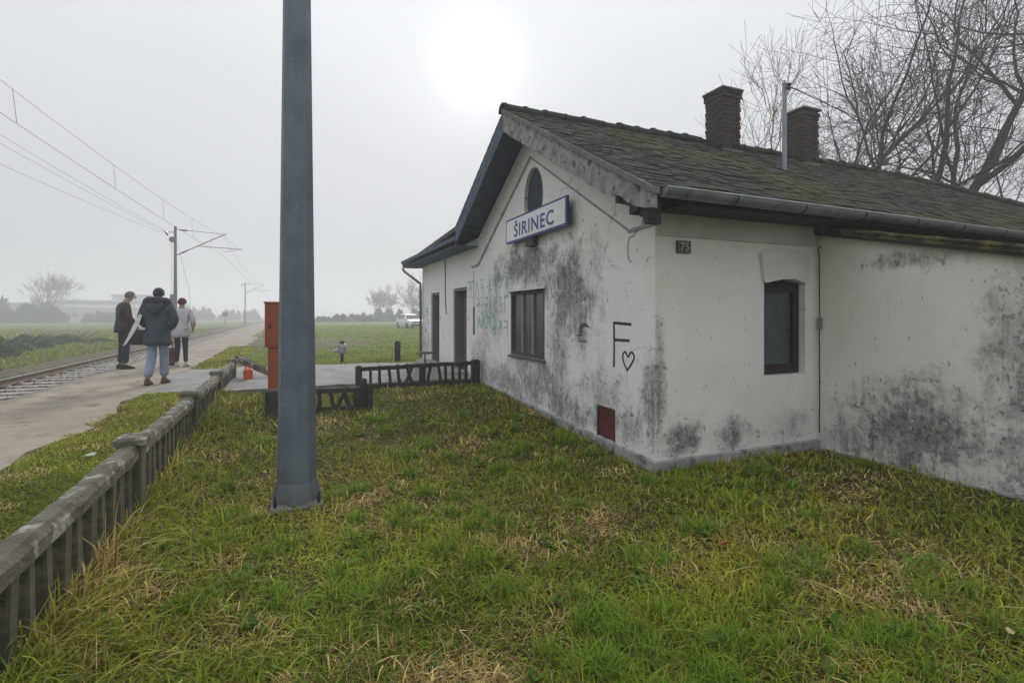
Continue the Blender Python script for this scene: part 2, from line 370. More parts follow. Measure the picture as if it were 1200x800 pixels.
# ================================================================ station house
SB = (VG, UC, 0.0)
station = thing('station_house', 'small old white plastered railway station house with mouldy walls and dark tiled roof', 'building', SB)
gable_blobs = [(3.9, .45, 2.4, .45, .7), (1.9, .35, 1.2, .4, .8), (2.45, 2.05, .5, .5, .7), (5.0, 1.4, .5, .9, .55), (.5, .35, .5, .35, .7), (3.4, 1.0, .3, .9, .6), (1.75, 1.9, .8, 1.0, .9), (3.2, 2.42, 1.5, .45, .95), (2.9, 2.75, .7, .35, .8), (2.7, .6, 1.7, .6, .75), (1.0, .62, .7, .5, .6), (.05, .7, .22, .75, .8),
               (5.3, .75, .8, .6, .65), (4.6, 1.6, .8, .7, .5), (2.1, 1.1, .55, 1.0, .65), (4.4, 2.3, .35, .4, .8), (9.6, .8, .7, .6, .6), (1.3, 2.3, .6, .5, .5)]
M_gable = plaster('gable_plaster', 'y', gable_blobs, (.87, .865, .85))
M_side = plaster('side_plaster', 'x', [(.35, .3, .4, .28, .9), (1.05, .27, .45, .24, .8), (1.9, .3, .5, .3, .5), (.05, .9, .12, .9, .8)], (.85, .845, .81), .2, 1.0, .10)
M_ext = plaster('lean_to_plaster', 'y', [(-1.0, .45, .95, .65, .95), (-1.95, 1.2, .45, 1.2, .75), (-2.3, .4, .8, .8, .9), (-1.05, 2.18, .6, .14, .7), (-2.6, 1.4, .6, 1.1, .85), (-.4, .2, .5, .4, .7)], (.82, .815, .76), .45, 1.0, .18)
M_back = plaster('rear_plaster', 'x', [(4, .5, 4, .8, .6)], (.6, .59, .56))
def wall(name, outer, holes, f3, depth, m, parent, base, reveal=None):
    polys = [outer] + holes; flat = [p for q in polys for p in q]
    tris = tessellate_polygon([[Vector((a, b_, 0)) for a, b_ in q] for q in polys])
    b = MB(); n_ = len(flat)
    b.add([f3(a, c_, 0) for a, c_ in flat] + [f3(a, c_, depth) for a, c_ in flat],
          [tuple(t) for t in tris] + [tuple(i + n_ for i in reversed(t)) for t in tris])
    o_ = 0
    for q in polys:
        k_ = len(q); b.f += [(o_+i, o_+(i+1) % k_, n_+o_+(i+1) % k_, n_+o_+i) for i in range(k_)]; b.m += [0]*k_; o_ += k_
    return fix_normals(b.build(name, m, parent, base))
def rect(a0, b0, a1, b1): return [(a0, b0), (a1, b0), (a1, b1), (a0, b1)]
def zroof(u): return ZR - PITCH * abs(u - UR)
TH = .17                                                   # roof build-up under the tiles' top
ocu, ocz, oca, ocb = 7.21, 3.41, .33, .46
oculus = [(ocu + oca*math.cos(t), ocz + ocb*math.sin(t)) for t in [2*math.pi*i/28 for i in range(28)]]
G3 = lambda a, b_, d: (VG + d, a, b_)
WIN = (6.83, .95, 8.10, 2.00); D1 = (10.46, .37, 11.44, 2.21); D2 = (12.62, .37, 13.44, 2.19); HT = (5.045, .115, 5.40, .515)
outer = [(UC + .002, -.35), (UL, -.35), (UL, 2.96), (9.72, 3.15), (UR, ZR - TH), (UC + .002, zroof(UC) - TH)]
gw = wall('gable_wall', outer, [rect(*WIN), rect(*D1), rect(*D2), rect(*HT), oculus], G3, .32, M_gable, station, SB)
S3 = lambda a, b_, d: (a, UC + d, b_)
SW = (4.985, .915, 5.66, 1.985)
arc = [(SW[2] - (SW[2]-SW[0])*t, SW[3] + .05*math.sin(math.pi*t)) for t in [i/8 for i in range(9)]]
sw_hole = [(SW[0], SW[1]), (SW[2], SW[1])] + arc
sidew = wall('side_wall', [(VG + .002, -.35), (15.1, -.35), (15.1, zroof(UC) - TH - .01), (VG + .002, zroof(UC) - TH - .01)], [sw_hole], S3, .32, M_side, station, SB)
ze = lambda u: 2.58 - .24 * (UC - u)
E3 = lambda a, b_, d: (VE + d, a, b_)
U0 = .55
extw = wall('lean_to_wall', [(UC - .002, -.35), (U0, -.35), (U0, ze(U0)), (UC - .002, ze(UC))], [], E3, .25, M_ext, station, SB)
b = MB()
b.box((VE + .25, U0 + .002, -.35), (12.2, U0 + .25, ze(U0) - .01)); b.box((11.95, U0 + .252, -.35), (12.2, UC - .002, ze(U0)))
b.box((VG + .33, UL - .3, -.35), (7.4, UL - .002, 2.95)); b.box((7.1, 10.3, -.35), (7.4, UL - .302, 2.95))
b.box((7.4, 10.0, -.35), (15.1, 10.25, 2.75)); b.box((14.8, UC + .33, -.35), (15.098, 9.99, 2.75))
b.build('rear_wall', M_back, station, SB)
b = MB(); b.box((VG + .34, UC + .34, -.1), (14.7, 9.9, .1)); b.box((VG + .34, 10.3, -.1), (7.05, UL - .35, .36)); 
b.build('interior_floor', mat('dark_floor', (.05, .045, .04)), station, SB)
b = MB(); b.box((VG + .33, 10.26, .1), (7.05, 10.29, 2.9)); b.box((6.2, UC + .33, .1), (6.25, 10.0, 2.8))
b.build('partition', mat('grey_partition_plaster', (.30, .30, .29)), station, SB)
# plinth
M_plinth = mat('plinth_cement', (.38, .385, .39), (.28, .285, .29), 5, .9, bump=.5, c3=(.15, .15, .13), s3=7, lo3=.5, hi3=.66)
b = MB()
b.add([(VG-.035, UC-.035, -.4), (VG-.035, UC-.035, .10), (VG+.01, UC-.035, .115), (VG+.01, UC-.035, -.4), (VG-.035, 9.9, -.4), (VG-.035, 9.9, .33), (VG+.01, 9.9, .345), (VG+.01, 9.9, -.4)],
      [(0,1,5,4), (1,2,6,5), (0,3,2,1), (4,5,6,7), (2,3,7,6), (0,4,7,3)])
b.add([(VG+.0101, UC-.035, -.4), (VG+.0101, UC-.035, .10), (VG+.0101, UC+.01, .115), (VG+.0101, UC+.01, -.4), (VE, UC-.035, -.4), (VE, UC-.035, .105), (VE, UC+.01, .12), (VE, UC+.01, -.4)],
      [(0,4,5,1), (1,5,6,2), (0,1,2,3), (4,7,6,5), (2,6,7,3), (0,3,7,4)])
b.box((VE - .03, U0, -.4), (VE + .01, UC - .04, .02))
fix_normals(b.build('plinth', M_plinth, station, SB))
# plaster mouldings
M_mould = mat('moulding_plaster', (.40, .395, .38), (.30, .30, .29), 6, .9)
def bar2(b, f3, p, q, w, d0, d1):
    (a0, c0), (a1, c1) = p, q; l = math.hypot(a1-a0, c1-c0); nx, nz = -(c1-c0)/l*w/2, (a1-a0)/l*w/2
    b.add([f3(a0+nx, c0+nz, d0), f3(a1+nx, c1+nz, d0), f3(a1-nx, c1-nz, d0), f3(a0-nx, c0-nz, d0), f3(a0+nx, c0+nz, d1), f3(a1+nx, c1+nz, d1), f3(a1-nx, c1-nz, d1), f3(a0-nx, c0-nz, d1)],
          [(0,1,2,3), (7,6,5,4), (0,4,5,1), (1,5,6,2), (2,6,7,3), (3,7,4,0)])
for name_, pts, w in [('string_course', [(7.30, 4.055), (9.40, 2.80), (9.72, 2.60), (10.10, 2.60)], .045), ('string_course', [(7.285, 4.045), (4.76, 2.535)], .014), ('string_course', [(4.77, 2.53), (4.323, 2.545)], .035)]:
    b = MB()
    for p, q in zip(pts[:-1], pts[1:]): bar2(b, G3, p, q, w, .004, -.022)
    fix_normals(b.build(name_, M_mould, gw, SB))
b = MB()   # upper band of the side wall stands a little proud
b.box((VG - .0, UC - .022, 2.425), (VE - .05, UC + .004, zroof(UC) - TH - .02)); b.build('frieze_band', mat('band_plaster', (.58, .575, .55), (.5, .495, .47), 2.5, .9, bump=.2), sidew, SB)
# segmental lintel with keystone
M_lint = mat('lintel_plaster', (.74, .73, .70), (.66, .65, .62), 4, .9, bump=.2)
for pts, d in [([(4.90, 2.31), (5.17, 2.375), (5.235, 2.02), (4.985, 1.975), (4.955, 1.99)], .04), ([(5.173, 2.372), (5.42, 2.385), (5.70, 2.34), (5.70, 2.0), (5.645, 1.985), (5.45, 2.035), (5.238, 2.022)], .022)]:
    b = MB(); k_ = len(pts); b.add([S3(a, c_, -d) for a, c_ in pts] + [S3(a, c_, .004) for a, c_ in pts], [tuple(range(k_)), tuple(reversed(range(k_, 2*k_)))] + [(i, (i+1) % k_, k_+(i+1) % k_, k_+i) for i in range(k_)])
    fix_normals(b.build('lintel_block', M_lint, sidew, SB))
# ---- windows and doors
M_frame = mat('rusty_window_frame', (.065, .062, .06), (.11, .10, .093), 14, .8, .2, bump=.3)
M_bar = mat('grey_window_bar', (.33, .33, .32), (.22, .22, .21), 10, .7, .1)
M_glass = mat('dull_window_pane', (.085, .105, .105), (.055, .07, .072), 2.2, .22, 0, spec=.35)
M_wood = mat('dark_brown_frame', (.024, .020, .018), (.040, .032, .028), 12, .6)
def panes(parent, f3, a0, b0, a1, b1, depth, n_, fm, gm, fw=.05, bw=.03, barm=None, z_split=None):
    fr = MB()
    for (p0, q0, p1, q1) in [(a0, b0, a0+fw, b1), (a1-fw, b0, a1, b1), (a0+fw, b0, a1-fw, b0+fw), (a0+fw, b1-fw, a1-fw, b1)]:
        vs = [f3(p, q, d) for d in (depth-.03, depth+.03) for p, q in rect(p0, q0, p1, q1)]
        fr.add(vs, [(0,1,2,3), (7,6,5,4), (0,4,5,1), (1,5,6,2), (2,6,7,3), (3,7,4,0)])
    w_ = fix_normals(fr.build('window', fm, parent, SB))
    inn0, inn1 = a0+fw, a1-fw; step = (inn1-inn0)/n_
    for i in range(n_):
        p0, p1 = inn0+i*step, inn0+(i+1)*step
        x0 = p0 + (bw/2 if i else 0); x1 = p1 - (bw/2 if i < n_-1 else 0); t_ = random.uniform(-.004, .004)
        vs = [f3(p, q, depth + dd) for dd in (.008, .014) for p, q in rect(x0, b0+fw, x1, b1-fw)]
        vs = [vs[0], vs[1], vs[2], vs[3]] + vs[4:]
        pb = MB(); pb.add(vs, [(0,1,2,3), (7,6,5,4), (0,4,5,1), (1,5,6,2), (2,6,7,3), (3,7,4,0)]); fix_normals(pb.build('pane', gm, w_, SB))
        if i < n_-1:
            bb = MB(); vs = [f3(p, q, d) for d in (depth-.022, depth+.022) for p, q in rect(p1-bw/2, b0+fw, p1+bw/2, b1-fw)]
            bb.add(vs, [(0,1,2,3), (7,6,5,4), (0,4,5,1), (1,5,6,2), (2,6,7,3), (3,7,4,0)]); fix_normals(bb.build('glazing_bar', barm or fm, w_, SB))
    return w_
w1 = panes(station, G3, WIN[0]+.012, WIN[1]+.012, WIN[2]-.012, WIN[3]-.012, .035, 3, M_frame, M_glass, .045, .045, M_bar)
b = MB(); b.add([G3(WIN[0]-.04, 2.0, -.05), G3(WIN[2]+.06, 2.0, -.05), G3(WIN[2]+.06, 2.035, -.03), G3(WIN[0]-.04, 2.035, -.03), G3(WIN[0]-.04, 2.0, .01), G3(WIN[2]+.06, 2.0, .01), G3(WIN[2]+.06, 2.04, .01), G3(WIN[0]-.04, 2.04, .01)], [(0,1,2,3), (7,6,5,4), (0,4,5,1), (1,5,6,2), (2,6,7,3), (3,7,4,0)])
fix_normals(b.build('drip_cap', mat('white_sheet_cap', (.62, .62, .6), (.45, .44, .42), 8, .6), w1, SB))
b = MB(); b.add([G3(WIN[0]-.03, .915, -.045), G3(WIN[2]+.03, .915, -.045), G3(WIN[2]+.03, .94, -.04), G3(WIN[0]-.03, .94, -.04), G3(WIN[0]-.03, .92, .01), G3(WIN[2]+.03, .92, .01), G3(WIN[2]+.03, .949, .01), G3(WIN[0]-.03, .949, .01)], [(0,1,2,3), (7,6,5,4), (0,4,5,1), (1,5,6,2), (2,6,7,3), (3,7,4,0)])
fix_normals(b.build('sill', M_frame, w1, SB))
M_glass2 = mat('curtained_pane', (.085, .105, .12), (.06, .078, .09), 3, .2, 0, spec=.35)
w2 = panes(station, S3, SW[0]+.01, SW[1]+.01, SW[2]-.01, SW[3]-.005, .11, 1, M_wood, M_glass2, .10, .03)
b = MB(); b.box((SW[2]-.20, UC+.07, 1.40), (SW[2]-.17, UC+.085, 1.46)); b.build('window_handle', M_wood, w2, SB)
M_door = mat('grey_lilac_door_paint', (.185, .18, .20), (.14, .135, .15), 5, .6, c3=(.10, .09, .09), s3=16)
M_void = mat('dark_doorway', (.012, .012, .014))
for D in (D1, D2):
    d = MB(); d.add([G3(a, c_, dd) for dd in (.24, .29) for a, c_ in rect(D[0]+.06, D[1]+.01, D[2]-.06, D[3]-.06)], [(0,1,2,3), (7,6,5,4), (0,4,5,1), (1,5,6,2), (2,6,7,3), (3,7,4,0)])
    dr = fix_normals(d.build('door', M_door, station, SB))
    f_ = MB()
    for a0, c0, a1, c1 in [(D[0]+.004, D[1], D[0]+.058, D[3]-.004), (D[2]-.058, D[1], D[2]-.004, D[3]-.004), (D[0]+.06, D[3]-.058, D[2]-.06, D[3]-.004)]:
        f_.add([G3(a, c_, dd) for dd in (.03, .31) for a, c_ in rect(a0, c0, a1, c1)], [(0,1,2,3), (7,6,5,4), (0,4,5,1), (1,5,6,2), (2,6,7,3), (3,7,4,0)])
    fix_normals(f_.build('door_frame', M_door, dr, SB))
    for (q0, q1) in [(.15, .75), (.85, 1.65)]:
        p_ = MB(); p_.add([G3(a, c_, dd) for dd in (.228, .239) for a, c_ in rect(D[0]+.18, D[1]+q0, D[2]-.18, D[1]+q1)], [(0,1,2,3), (7,6,5,4), (0,4,5,1), (1,5,6,2), (2,6,7,3), (3,7,4,0)]); fix_normals(p_.build('door_panel', M_door, dr, SB))
    hb = MB(); hb.tube([G3(D[0]+.13, 1.38, .235), G3(D[0]+.13, 1.38, .19), G3(D[0]+.23, 1.38, .19)], .01, 6); hb.build('door_handle', M_frame, dr, SB)
    s_ = MB(); s_.cbox((VG-.38, D[0]-.12, .2), (VG-.005, D[2]+.12, .455), .015); s_.build('door_step', mat('worn_step_concrete', (.36, .35, .33), (.26, .25, .24), 6, .9, bump=.3), station, SB)
# rusty red hatch near the corner, ragged plaster edge
hv = [(5.05, .125), (5.22, .11), (5.395, .12), (5.398, .32), (5.39, .505), (5.2, .512), (5.05, .505), (5.056, .3)]
b = MB(); k_ = len(hv); b.add([G3(a, c_, .012) for a, c_ in hv] + [G3(a, c_, .06) for a, c_ in hv], [tuple(range(k_)), tuple(reversed(range(k_, 2*k_)))] + [(i, (i+1) % k_, k_+(i+1) % k_, k_+i) for i in range(k_)])
hat = tag(fix_normals(b.build('wall_hatch', mat('rust_red_hatch', (.135, .040, .034), (.10, .032, .028), 7, .8, .1, bump=.3), station, SB)), 'rust red metal hatch low in the gable wall')
M_rust = mat('rusty_steel_edge', (.09, .035, .026), (.17, .075, .045), 18, .85, .2, bump=.5)
b = MB()
for p, q in (((5.04, .118), (5.40, .112)), ((5.40, .112), (5.404, .515)), ((5.404, .515), (5.045, .512)), ((5.045, .512), (5.04, .118))): bar2(b, G3, p, q, .022, .03, -.006)
fix_normals(b.build('hatch_frame', M_rust, hat, SB))
for z_ in (.2, .42):
    b = MB(); b.tube([G3(5.385, z_ - .025, -.004), G3(5.385, z_ + .025, -.004)], .01, 6); b.build('hinge', M_rust, hat, SB)
b = MB(); b.tube([G3(5.12, .30, .012), G3(5.12, .30, -.012), G3(5.12, .36, -.012), G3(5.12, .36, .012)], .006, 5); b.build('hatch_pull', M_frame, hat, SB)
# oculus shutter set back in the round opening
b = MB(); sh = [(ocu + oca*1.0*math.cos(t), ocz + ocb*1.0*math.sin(t)) for t in [2*math.pi*i/28 for i in range(28)]]
b.add([G3(a, c_, .055) for a, c_ in sh] + [G3(a, c_, .08) for a, c_ in sh], [tuple(range(28)), tuple(reversed(range(28, 56)))])
b.build('attic_shutter', mat('slate_blue_shutter', (.055, .07, .095), (.04, .05, .07), 9, .8), station, SB)
b = MB()
for i in range(28):
    t0, t1 = 2*math.pi*i/28, 2*math.pi*(i+1)/28; vs = []
    for t in (t0, t1):
        for k, d in ((1.0, -.004), (1.05, -.004), (1.05, .003), (1.0, .003)): vs.append(G3(ocu + oca*k*math.cos(t), ocz + ocb*k*math.sin(t), d))
    b.add(vs, [(0,1,5,4), (1,2,6,5), (0,4,7,3)])
b.build('attic_opening_rim', M_lint, gw, SB)

# ---- roof
SL = math.hypot(1, PITCH); rot_s = math.atan(PITCH)
M_deck = mat('dark_roof_boards', (.035, .03, .028), (.05, .042, .036), 8, .9)
M_soffit = mat('flare_blue_soffit_boards', (.080, .115, .175), (.06, .085, .135), 5, .85, bump=.3, bscale=30)  # blue cast of lens flare is put into the board colour
roof = None
def deck():
    b = MB(); t0, t1 = -.025, -TH
    def sl(u, dz): return zroof(u) + dz
    hipv = lambda u: VH + (UR - u)
    # near slope
    q = [(VO + .03, UE, sl(UE, 0)), (hipv(UE), UE, sl(UE, 0)), (VH, UR, ZR), (VO + .03, UR, ZR)]
    b.add([(x, y, z + t0) for x, y, z in q] + [(x, y, z + t0 - .07) for x, y, z in q], [(0,1,2,3), (7,6,5,4), (0,4,5,1), (1,5,6,2), (3,2,6,7), (0,3,7,4)], 0)
    UB = 2*UR - UE
    q = [(VO + .03, UR, ZR), (VH, UR, ZR), (VH + UB - UR, UB, sl(UB, 0)), (7.4, UB, sl(UB, 0)), (7.4, 9.72, sl(9.72, 0)), (VO + .03, 9.72, sl(9.72, 0))]
    k_ = len(q); b.add([(x, y, z + t0) for x, y, z in q] + [(x, y, z + t0 - .07) for x, y, z in q], [tuple(range(k_)), tuple(reversed(range(k_, 2*k_)))] + [(i, (i+1) % k_, k_+(i+1) % k_, k_+i) for i in range(k_)], 1)
    q = [(VH, UR, ZR), (hipv(UE), UE, sl(UE, 0)), (hipv(UE), UB, sl(UE, 0))]
    b.add([(x, y, z + t0) for x, y, z in q] + [(x, y, z + t0 - .07) for x, y, z in q], [(0,1,2), (5,4,3), (0,3,4,1), (1,4,5,2), (2,5,3,0)], 0)
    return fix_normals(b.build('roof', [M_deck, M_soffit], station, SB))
roof = deck()
M_tile = rand_mat('mossy_clay_tile', (.026, .025, .026), (.052, .047, .044), moss=(.046, .052, .018), ms=1.1, mlo=.47, mhi=.62, lichen=(.085, .09, .085))
# flat clay tiles with a rounded tail: the nearest are single pieces, the rest joined
TW, TE, TL_, TT = .155, .125, .29, .015
def tile_mesh(w, l, t):
    out = [(-w/2, l*.5), (-w/2, -l*.40), (-w*.30, -l*.48), (0, -l*.505), (w*.30, -l*.48), (w/2, -l*.40), (w/2, l*.5)]
    k_ = len(out); vs = [(a, c_, t/2) for a, c_ in out] + [(a, c_, -t/2) for a, c_ in out]
    return vs, [tuple(reversed(range(k_))), tuple(range(k_, 2*k_))] + [(i, (i+1) % k_, k_+(i+1) % k_, k_+i) for i in range(k_)]
tv, tf = tile_mesh(TW*.965, TL_, TT)
slots = []
rows = int((UR - UE + .06) * SL / TE)
for r_ in range(rows + 1):
    s_ = r_ * TE                                          # distance up the slope of the tile's tail
    vmax = VH + (UR - (UE - .06 + s_/SL)) - .1
    n_ = int((vmax - VO) / TW)
    for k_ in range(n_ + 1):
        v = VO + TW*.5 + k_*TW - (TW*.5 if r_ % 2 and k_ else 0)
        uc_ = UE - .06 + (s_ + TL_/2)/SL
        if uc_ + TL_/2/SL > UR + .02: uc_ = UR + .02 - TL_/2/SL
        zc_ = zroof(min(uc_, UR)) + .018
        slots.append((v, uc_, zc_, r_))
slots.sort(key=lambda q: (q[0]*q[0] + q[1]*q[1] + (q[2]-1.6)**2))
tm = bpy.data.meshes.new('roof_tile'); tm.from_pydata(tv, [], tf); tm.materials.append(M_tile); tm.update()
bm = bmesh.new(); bm.from_mesh(tm); bmesh.ops.recalc_face_normals(bm, faces=bm.faces); bm.to_mesh(tm); bm.free()
tilt = rot_s - .045
for q in slots[:300]:
    o = bpy.data.objects.new('roof_tile', tm); COL.objects.link(o); o.parent = roof
    o.location = (q[0] - VG, q[1] - UC, q[2] + random.uniform(0, .014)); o.rotation_euler = (tilt + random.uniform(-.03, .03), random.uniform(-.04, .04), random.uniform(-.06, .06))
b = MB(); RX = Matrix.Rotation(tilt, 3, 'X')
for q in slots[300:]:
    mm = Matrix.Rotation(random.uniform(-.07, .07), 3, 'Z') @ Matrix.Rotation(tilt + random.uniform(-.035, .04), 3, 'X')
    if random.random() < .01: continue
    p0 = Vector((q[0], q[1], q[2] + random.uniform(0, .016))); b.add([p0 + mm @ Vector(x) for x in tv], tf)
o = fix_normals(b.build('far_roof_tiles', rand_mat('mossy_clay_tile_far', (.026, .024, .022), (.056, .048, .040), moss=(.060, .066, .020), ms=1.0, mlo=.42, mhi=.6, lichen=(.09, .092, .075)), roof, SB)); o['kind'] = 'stuff'
b = MB()   # rear slope in tile courses
rr = 20
for r_ in range(rr):
    u0 = UR + (r_+1)*.175; u1 = UR + r_*.175 - .03
    if u0 > 2*UR - UE: break
    va = VO if u0 < 9.75 else 7.42; vb = VH + (u1 - UR)
    b.add([(va, u0, zroof(u0)+.03), (vb, u0, zroof(u0)+.03), (vb, u1, zroof(u1)+.012), (va, u1, zroof(u1)+.012), (va, u0, zroof(u0)+.005), (vb, u0, zroof(u0)+.005)], [(0,1,2,3), (0,4,5,1)])
o = b.build('rear_tile_courses', M_tile, roof, SB); o['kind'] = 'stuff'
# hip end courses
b = MB()
for r_ in range(20):
    d0 = (r_+1)*.17; d1 = max(0, r_*.17 - .03)
    b.add([(VH+d0, UR-d0, ZR-PITCH*d0+.03), (VH+d0, UR+d0, ZR-PITCH*d0+.03), (VH+d1, UR+d1, ZR-PITCH*d1+.012), (VH+d1, UR-d1, ZR-PITCH*d1+.012), (VH+d0, UR-d0, ZR-PITCH*d0), (VH+d0, UR+d0, ZR-PITCH*d0)], [(0,1,2,3), (0,4,5,1)])
o = b.build('hip_tile_courses', M_tile, roof, SB); o['kind'] = 'stuff'
# ridge and hip caps
def cap_mesh():
    b = MB(); rings = []
    for x, r_ in ((-.20, .105), (-.15, .112), (-.145, .098), (.20, .088)):
        rings.append([(x, r_*1.15*math.cos(t), r_*math.sin(t) - .02) for t in [math.pi*(-.08 + 1.16*i/8) for i in range(9)]] + [(x, (r_-.02)*1.15*math.cos(t), (r_-.02)*math.sin(t) - .02) for t in [math.pi*(1.08 - 1.16*i/8) for i in range(9)]])
    b.loft(rings); m_ = bpy.data.meshes.new('ridge_tile'); m_.from_pydata([tuple(p) for p in b.v], [], b.f); m_.materials.append(M_tile)
    bm = bmesh.new(); bm.from_mesh(m_); bmesh.ops.recalc_face_normals(bm, faces=bm.faces); bm.to_mesh(m_); bm.free(); return m_
cm = cap_mesh()
x = VO + .17
while x < VH + .05:
    o = bpy.data.objects.new('ridge_tile', cm); COL.objects.link(o); o.parent = roof
    sag = -.05*math.sin(math.pi*(x-VO)/(VH-VO)) 
    o.location = (x - VG, UR - UC, ZR + .035 + random.uniform(-.022, .022)); o.rotation_euler = (random.uniform(-.06, .06), random.uniform(-.04, .04), random.uniform(-.04, .04)); x += .345
for i in range(13):
    d = .2 + i*.27
    if UR - d < UE - .05: break
    o = bpy.data.objects.new('ridge_tile', cm); COL.objects.link(o); o.parent = roof
    o.location = (VH + d - VG, UR - d - UC, ZR - PITCH*d + .05); o.rotation_euler = (0, math.atan(PITCH/math.sqrt(2)), -R(45) + random.uniform(-.05, .05))
# low wing roof
M_felt = mat('dark_sheet_roofing', (.05, .055, .065), (.075, .075, .08), 4, .8, bump=.3)
b = MB(); zw = lambda u: 3.36 - .055*(u - 9.65)
q = [(VO + .02, 9.55, zw(9.55)), (VO + .02, 14.95, zw(14.95)), (7.6, 14.95, zw(14.95)), (7.6, 9.55, zw(9.55))]
b.add([(x_, y_, z_) for x_, y_, z_ in q] + [(x_, y_, z_ - .09) for x_, y_, z_ in q], [(0,1,2,3), (7,6,5,4), (0,4,5,1), (1,5,6,2), (2,6,7,3), (3,7,4,0)])
wr = fix_normals(b.build('wing_roof', [M_felt], station, SB))
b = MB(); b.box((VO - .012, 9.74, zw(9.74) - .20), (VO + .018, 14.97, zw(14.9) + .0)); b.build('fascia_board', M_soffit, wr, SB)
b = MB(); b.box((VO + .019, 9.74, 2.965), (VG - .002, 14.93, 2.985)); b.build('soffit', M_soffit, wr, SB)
b = MB(); b.tube([(VO + .02, 14.90, 2.93), (VO + .04, 14.80, 2.86), (VG - .07, 14.36, 2.50), (VG - .07, 14.33, 2.3), (VG - .07, 14.33, .45)], .035, 8); b.build('downpipe', mat('zinc_downpipe', (.12, .12, .13), (.17, .17, .18), 8, .5, .5), station, SB)
# verge boards
M_verge = mat('peeling_verge_board', (.33, .325, .315), (.20, .195, .19), 9, .9, bump=.6, bscale=25, c3=(.09, .075, .065), s3=10, lo3=.54, hi3=.66)
def verge(side, m, rag):
    pts_t, pts_b = [], []; n_ = 26; L_ = (UR - UE + .06) if side < 0 else (9.74 - UR)
    for i in range(n_ + 1):
        t = i/n_; u = UR + side*L_*t; z = zroof(u) - .015; w_ = .30
        if rag:
            w_ += random.uniform(-.012, .012)
            if t > .80: w_ -= (t-.80)*.55 + random.uniform(0, .06)
        pts_t.append((u, z)); pts_b.append((u, z - w_))
    b = MB(); rings = [[(VO - .0, a[0], a[1]), (VO + .028, a[0], a[1]), (VO + .028, c_[0], c_[1]), (VO, c_[0], c_[1])] for a, c_ in zip(pts_t, pts_b)]
    b.loft(rings); return fix_normals(b.build('verge_board', m, roof, SB))
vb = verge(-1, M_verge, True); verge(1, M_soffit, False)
b = MB(); b.add([(VO - .03, UR, ZR + .03), (VO + .05, UR, ZR + .03), (VO + .05, UE - .07, zroof(UE - .07) + .03), (VO - .03, UE - .07, zroof(UE - .07) + .03), (VO - .03, UR, ZR - .03), (VO + .05, UR, ZR - .03), (VO + .05, UE - .07, zroof(UE - .07) - .03), (VO - .03, UE - .07, zroof(UE - .07) - .03)],
      [(0,1,2,3), (7,6,5,4), (0,4,5,1), (1,5,6,2), (2,6,7,3), (3,7,4,0)])
fix_normals(b.build('verge_mortar', mat('verge_cement', (.20, .195, .19), (.13, .125, .12), 7, .95, bump=.5), roof, SB))
# rotten purlin end showing under the torn verge board
b = MB()
for i in range(7):
    u = 3.87 + i*.075; b.box((VO + .03 + random.uniform(-.0, .02), u, zroof(u) - .27 - random.uniform(0, .08)), (VO + .12 + random.uniform(0, .08), u + .07, zroof(u) - .10))
b.build('broken_eaves_box', mat('rotten_dark_wood', (.035, .032, .033), (.07, .06, .055), 12, .95, bump=.6), roof, SB)
# eaves soffit and gutter
b = MB(); b.box((VG + .003, UE + .06, 2.655), (15.2, UC - .03, 2.67)); b.box((VG + .003, UE + .03, 2.635), (15.2, UE + .058, 2.70)); b.build('eaves_soffit', M_deck, roof, SB)
M_gut = mat('grey_zinc_gutter', (.15, .165, .185), (.22, .235, .25), 3, .45, .55, c3=(.10, .105, .11), s3=8, lo3=.56, hi3=.7)
b = MB(); gr, gu, gz0 = .075, UE - .06, 2.735
rings = []
for v in (3.07, 6, 9, 12, 15.6):
    sag = (v - 3.07) * -.004
    rings.append([(v, gu + gr*math.cos(t), gz0 + sag + gr*math.sin(t)) for t in [math.pi*(1 + i/10) for i in range(11)]] + [(v, gu + (gr-.005)*math.cos(t), gz0 + sag + (gr-.005)*math.sin(t)) for t in [math.pi*(2 - i/10) for i in range(11)]])
b.loft(rings); gut = fix_normals(b.build('gutter', M_gut, station, SB))
M_cap = mat('pale_zinc_cap', (.30, .31, .32), (.24, .25, .26), 6, .5, .4)
for v in (3.07, 15.6):
    b = MB()
    rg = [(v, gu + gr*math.cos(t), gz0 + (v-3.07)*-.004 + gr*math.sin(t)) for t in [math.pi*(1 + i/10) for i in range(11)]]
    b.add(rg + [(x_ - .006, y_, z_) for x_, y_, z_ in rg], [tuple(range(11)), tuple(reversed(range(11, 22)))] + [(i, i+1, 12+i, 11+i) for i in range(10)] + [(10, 0, 11, 21)])
    fix_normals(b.build('end_cap', M_cap, gut, SB))
b = MB(); b.tube([(3.07, gu - gr, gz0 + .004), (15.6, gu - gr, gz0 - .046)], .009, 6); b.build('gutter_bead', mat('bright_zinc_bead', (.42, .43, .44), (.3, .31, .32), 5, .4, .5), gut, SB)
for v in [3.9 + .93*i for i in range(13)]:
    b = MB(); sag = (v - 3.07)*-.004
    for t0 in range(10):
        a0, a1 = math.pi*(1 + t0/10), math.pi*(1 + (t0+1)/10); vs = []
        for t in (a0, a1):
            for r_ in (gr + .001, gr + .006):
                for dv in (-.012, .012): vs.append((v + dv, gu + r_*math.cos(t), gz0 + sag + r_*math.sin(t)))
        b.add(vs, [(2,3,7,6), (0,4,5,1), (0,2,6,4), (1,5,7,3)])
    b.build('gutter_bracket', M_frame, gut, SB)
